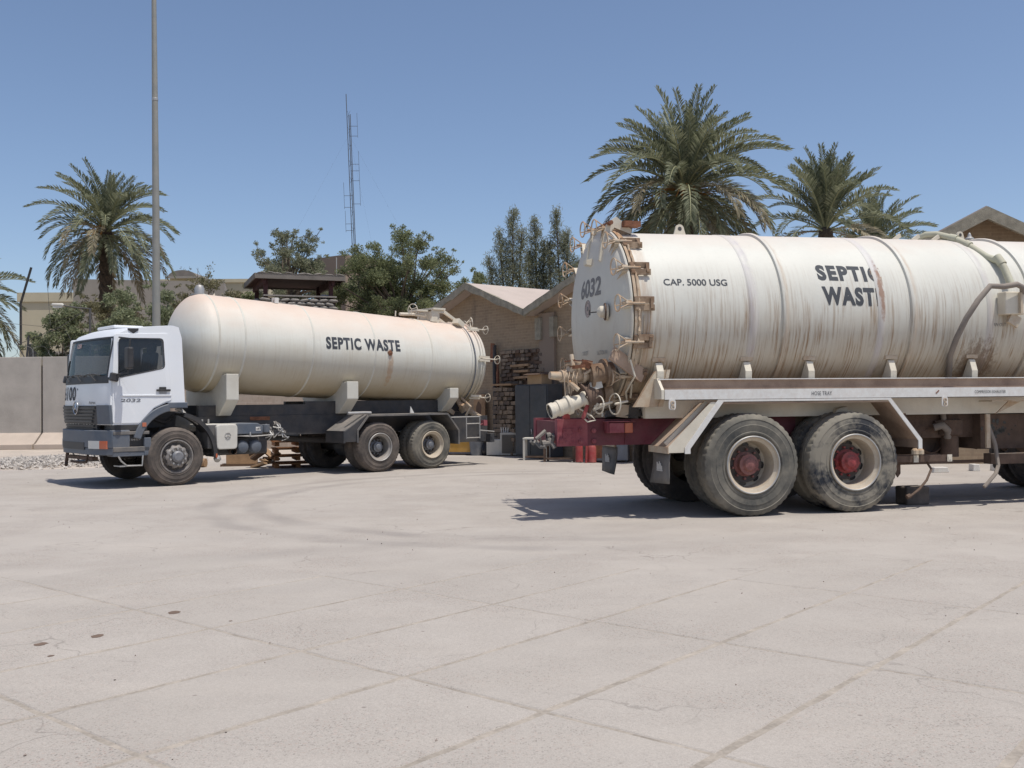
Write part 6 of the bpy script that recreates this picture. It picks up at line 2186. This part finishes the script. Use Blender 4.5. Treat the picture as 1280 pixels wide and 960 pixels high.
def palm(x, y, hz, scale, n, label, seed, rings=None, dates=0, trunk_r=.24, elim=None, dryf=.4):
    rg = random.Random(seed)
    t = thing('date_palm', label, 'palm tree', (x, y, 0), 0, 'date palms')
    tp = []
    for i in range(41):
        f = i / 40
        tp.append((f * hz, trunk_r * (1.15 - .3 * f + (.12 if f > .93 else 0)) + (.022 if i % 2 else -.012)))
    tp.append((hz + .15, trunk_r * .5))
    obj('trunk', MB().lathe(tp, (0, 0, 0), (0, 0, 1), 14, mod=lambda i, k: (.02 if (i + k) % 2 else -.015)), 'palm_bark', t)
    cnt = {0: .12, 1: .14, 2: .15, 3: .16, 4: .16, 5: .15, 6: .12}
    if elim:
        cnt = elim
    for k, fr in cnt.items():
        m = max(1, round(n * fr))
        off = rg.uniform(0, 2 * PI)
        for i in range(m):
            src = [q for kk, q in (dry if (k >= 4 and rg.random() < dryf) else FR) if kk == k]
            if not src:
                continue
            o = bpy.data.objects.new('frond', rg.choice(src))
            COL.objects.link(o)
            o.parent = t
            o.location = (0, 0, hz + .12 - .05 * k)
            s_ = scale * rg.uniform(.82, 1.08) * (.88 if k < 2 else 1)
            o.scale = (s_, s_, s_)
            o.rotation_euler = (rg.uniform(-.25, .25), rg.uniform(-.12, .12), off + 2 * PI * (i + rg.uniform(-.3, .3)) / m)
    for i in range(dates):
        a = rg.uniform(0, 2 * PI)
        mb = MB()
        for q in range(14):
            r0 = Vector((math.cos(a) * .3, math.sin(a) * .3, hz + .05))
            e = r0 + Vector((math.cos(a + rg.uniform(-.5, .5)) * rg.uniform(.5, .95), math.sin(a + rg.uniform(-.5, .5)) * rg.uniform(.5, .95), -rg.uniform(.1, .5))) * scale
            mb.tube([r0, r0.lerp(e, .6) + Vector((0, 0, .15)), e], .022, 3, False)
        obj('date_stalk', mb, 'dates', t)
    return t
palm(-17.05, 42, 8.7, .92, 84, 'tall date palm behind the lamp post, left of the white cab', 5, dates=3, trunk_r=.27)
palm(5.95, 34, 8.5, 1.07, 112, 'largest date palm, its wide crown right above the tank of 6032', 9, dates=4, trunk_r=.30)
palm(13.9, 44, 8.75, 1.1, 66, 'upright young date palm right of the largest palm', 12, dates=0, elim={0: .42, 1: .30, 2: .12, 3: .06, 4: .10}, trunk_r=.3)
palm(18.9, 52, 8.9, 1.12, 76, 'small far date palm half hidden at the right behind the young palm', 16, dates=0)
palm(-25.0, 44.5, 5.8, 1.0, 100, 'date palm cut by the left edge of the photo, fronds hanging over the blast wall', 21, dates=0, dryf=.15)
palm(23.2, 60, 9.1, .5, 16, 'tiny palm tip showing just above the tank left of the gabled house', 25)

broad_tree('olive_tree', 'large rounded olive-green tree between the watchtower and the workshop gable', -4.15, 36.8, 8, 5.65, 2.25, 2.05, 290, .5, 1500, 'leaf_olive', 3, leaf=(.08, .038), trunk=.2)
broad_tree('olive_tree', 'shaggy lower green tree hugging the left side of the large olive-green tree', -5.4, 37.6, 8, 5.6, 1.15, 1.5, 60, .5, 1500, 'leaf_olive', 13, leaf=(.095, .045), trunk=.16)
broad_tree('feathery_tree', 'thin grey-green feathery tree with bare limbs behind the watchtower', -10.3, 46, 9, 7.6, 1.9, 2.2, 210, .48, 800, 'leaf_grey', 4, leaf=(.13, .045), trunk=.2, shape=lambda p: not (p.z > .3 and abs(p.x) > .8), droop=.15)
broad_tree('green_bush', 'green bush peeping out behind the watchtower parapet at its left', -9.9, 37.5, 5, 4.5, .9, .9, 30, .45, 1000, 'leaf_olive', 41, cat='bush', leaf=(.14, .06), trunk=.06)
broad_tree('green_bush', 'green bush filling the gap between watchtower and brown building', -7.2, 40.5, 5, 5.3, 1.4, 1.4, 50, .5, 1000, 'leaf_olive', 42, cat='bush', leaf=(.14, .06), trunk=.06)
# casuarinas: plumes of drooping needles on thin stems
def casuarina(x, y, plumes, label, seed):
    rg = random.Random(seed)
    t = thing('casuarina_tree', label, 'tree', (x, y, 0), 0, 'casuarinas behind the workshop')
    mb = MB()
    cl = []
    for (dx, top, wd) in plumes:
        b0 = Vector((dx * .25, 0, 0))
        tp = Vector((dx, rg.uniform(-.3, .3), top))
        mid = b0.lerp(tp, .5) + Vector((rg.uniform(-.15, .15), 0, 0))
        mb.tube([b0, mid, tp], [.13, .07, .015], 6)
        z0 = top * .45
        n = int((top - z0) / .16)
        for i in range(n):
            f = i / n
            z = z0 + (top - z0) * f
            r_ = wd * (math.sin(min(1., f * 1.5 + .35) * PI * .5) * (1 - f) ** .5 * rg.uniform(.7, 1.25) + .06)
            for q in range(3):
                a = rg.uniform(0, 2 * PI)
                e = Vector((mid.x + (tp.x - mid.x) * max(0, (z / top - .5) * 2) + math.cos(a) * r_ * rg.uniform(.3, 1), math.sin(a) * r_, z + .15))
                s_ = Vector((mid.x + (tp.x - mid.x) * max(0, (z / top - .5) * 2), 0, z - .25))
                mb.tube([s_, e], [.018, .006], 3, False)
                cl.append((tuple(e - Vector((0, 0, .1))), rg.uniform(.18, .36), 1.5))
    obj('trunk', mb, 'bark', t)
    P = clump_points(cl, 150)
    me = quads_mesh('crown', P, leaves(P, .26, .035, .45))
    obj('crown', me, 'leaf_dark', t, normals=False)
casuarina(.1, 55, [(-.75, 10.8, .7), (.05, 11.9, .85), (.55, 10.9, .7), (-1.3, 9.3, .6)], 'leftmost grey-green casuarina, its twin tips highest above the workshop roof', 2)
casuarina(1.45, 56, [(-.1, 11.6, .65), (.45, 10.4, .6), (-.4, 9.8, .6)], 'middle slender casuarina with sky showing between its bare stems', 6)
casuarina(2.75, 55.5, [(-.2, 12.0, .75), (.4, 10.8, .7), (1.0, 9.2, .6), (-.6, 10.2, .6)], 'rightmost casuarina, just left of the tank door handwheels', 8)
broad_tree('low_bush', 'low dark green bush peeking over the workshop roof left of the casuarinas', -1.9, 52, 8, 7.4, 1.0, .7, 24, .45, 900, 'leaf_olive', 71, cat='bush', leaf=(.16, .05), trunk=.05, droop=-.3)
# shrubs at the left
broad_tree('oleander_bush', 'pale-leaved oleander bush against the wall beside the truck windscreen', -16.0, 35.6, 5, 3.75, 1.1, 1.15, 80, .45, 1300, 'leaf_pale', 51, cat='bush', leaf=(.13, .05), trunk=.05, droop=-.3)
broad_tree('oleander_bush', 'pale oleander bush growing right behind the white cab roof, under the palm', -13.3, 36.5, 5, 4.4, 1.9, 1.4, 130, .48, 1000, 'leaf_pale', 52, cat='bush', leaf=(.13, .05), trunk=.05, droop=-.3)
broad_tree('thicket', 'dry brownish thicket right of the lamp post behind the tank front', -11.6, 38.5, 5, 4.7, 1.45, 1.8, 120, .45, 800, 'leaf_dry', 53, cat='bush', leaf=(.13, .04), trunk=.05, droop=-.3)
broad_tree('thicket', 'dusty shrub in front of the grey house, left of the palm trunk', -16.3, 39.5, 5, 4.5, 1.7, 1.1, 80, .45, 800, 'leaf_dry', 54, cat='bush', leaf=(.13, .04), trunk=.05)
bt_ = thing('bare_shrub', 'tall bare-twigged shrub poking into the sky right of the lamp post', 'shrub', (-12.3, 39.5, 0))
mb = MB()
rg = random.Random(77)
for k in range(16):
    a = rg.uniform(-.35, .35)
    p0 = Vector((rg.uniform(-.5, .6), 0, 3.5))
    p1 = p0 + Vector((a * 1.2, rg.uniform(-.3, .3), rg.uniform(1.5, 3.3)))
    mb.tube([p0, p0.lerp(p1, .5) + Vector((a * .2, 0, 0)), p1], [.03, .02, .008], 4, False)
    for q in range(6):
        s0 = p0.lerp(p1, rg.uniform(.4, 1))
        mb.tube([s0, s0 + Vector((rg.uniform(-.3, .3), 0, rg.uniform(.1, .4)))], [.01, .005], 3, False)
mb.tube([(0, 0, 0), (0, 0, 3.6)], .08, 6)
obj('stems', mb, 'bark', bt_)
P = clump_points([((rg.uniform(-.9, .9), 0, rg.uniform(4.4, 6.9)), .16, 1.) for k in range(34)], 160)
obj('crown', quads_mesh('crown', P, leaves(P, .10, .04)), 'leaf_dry', bt_, normals=False)
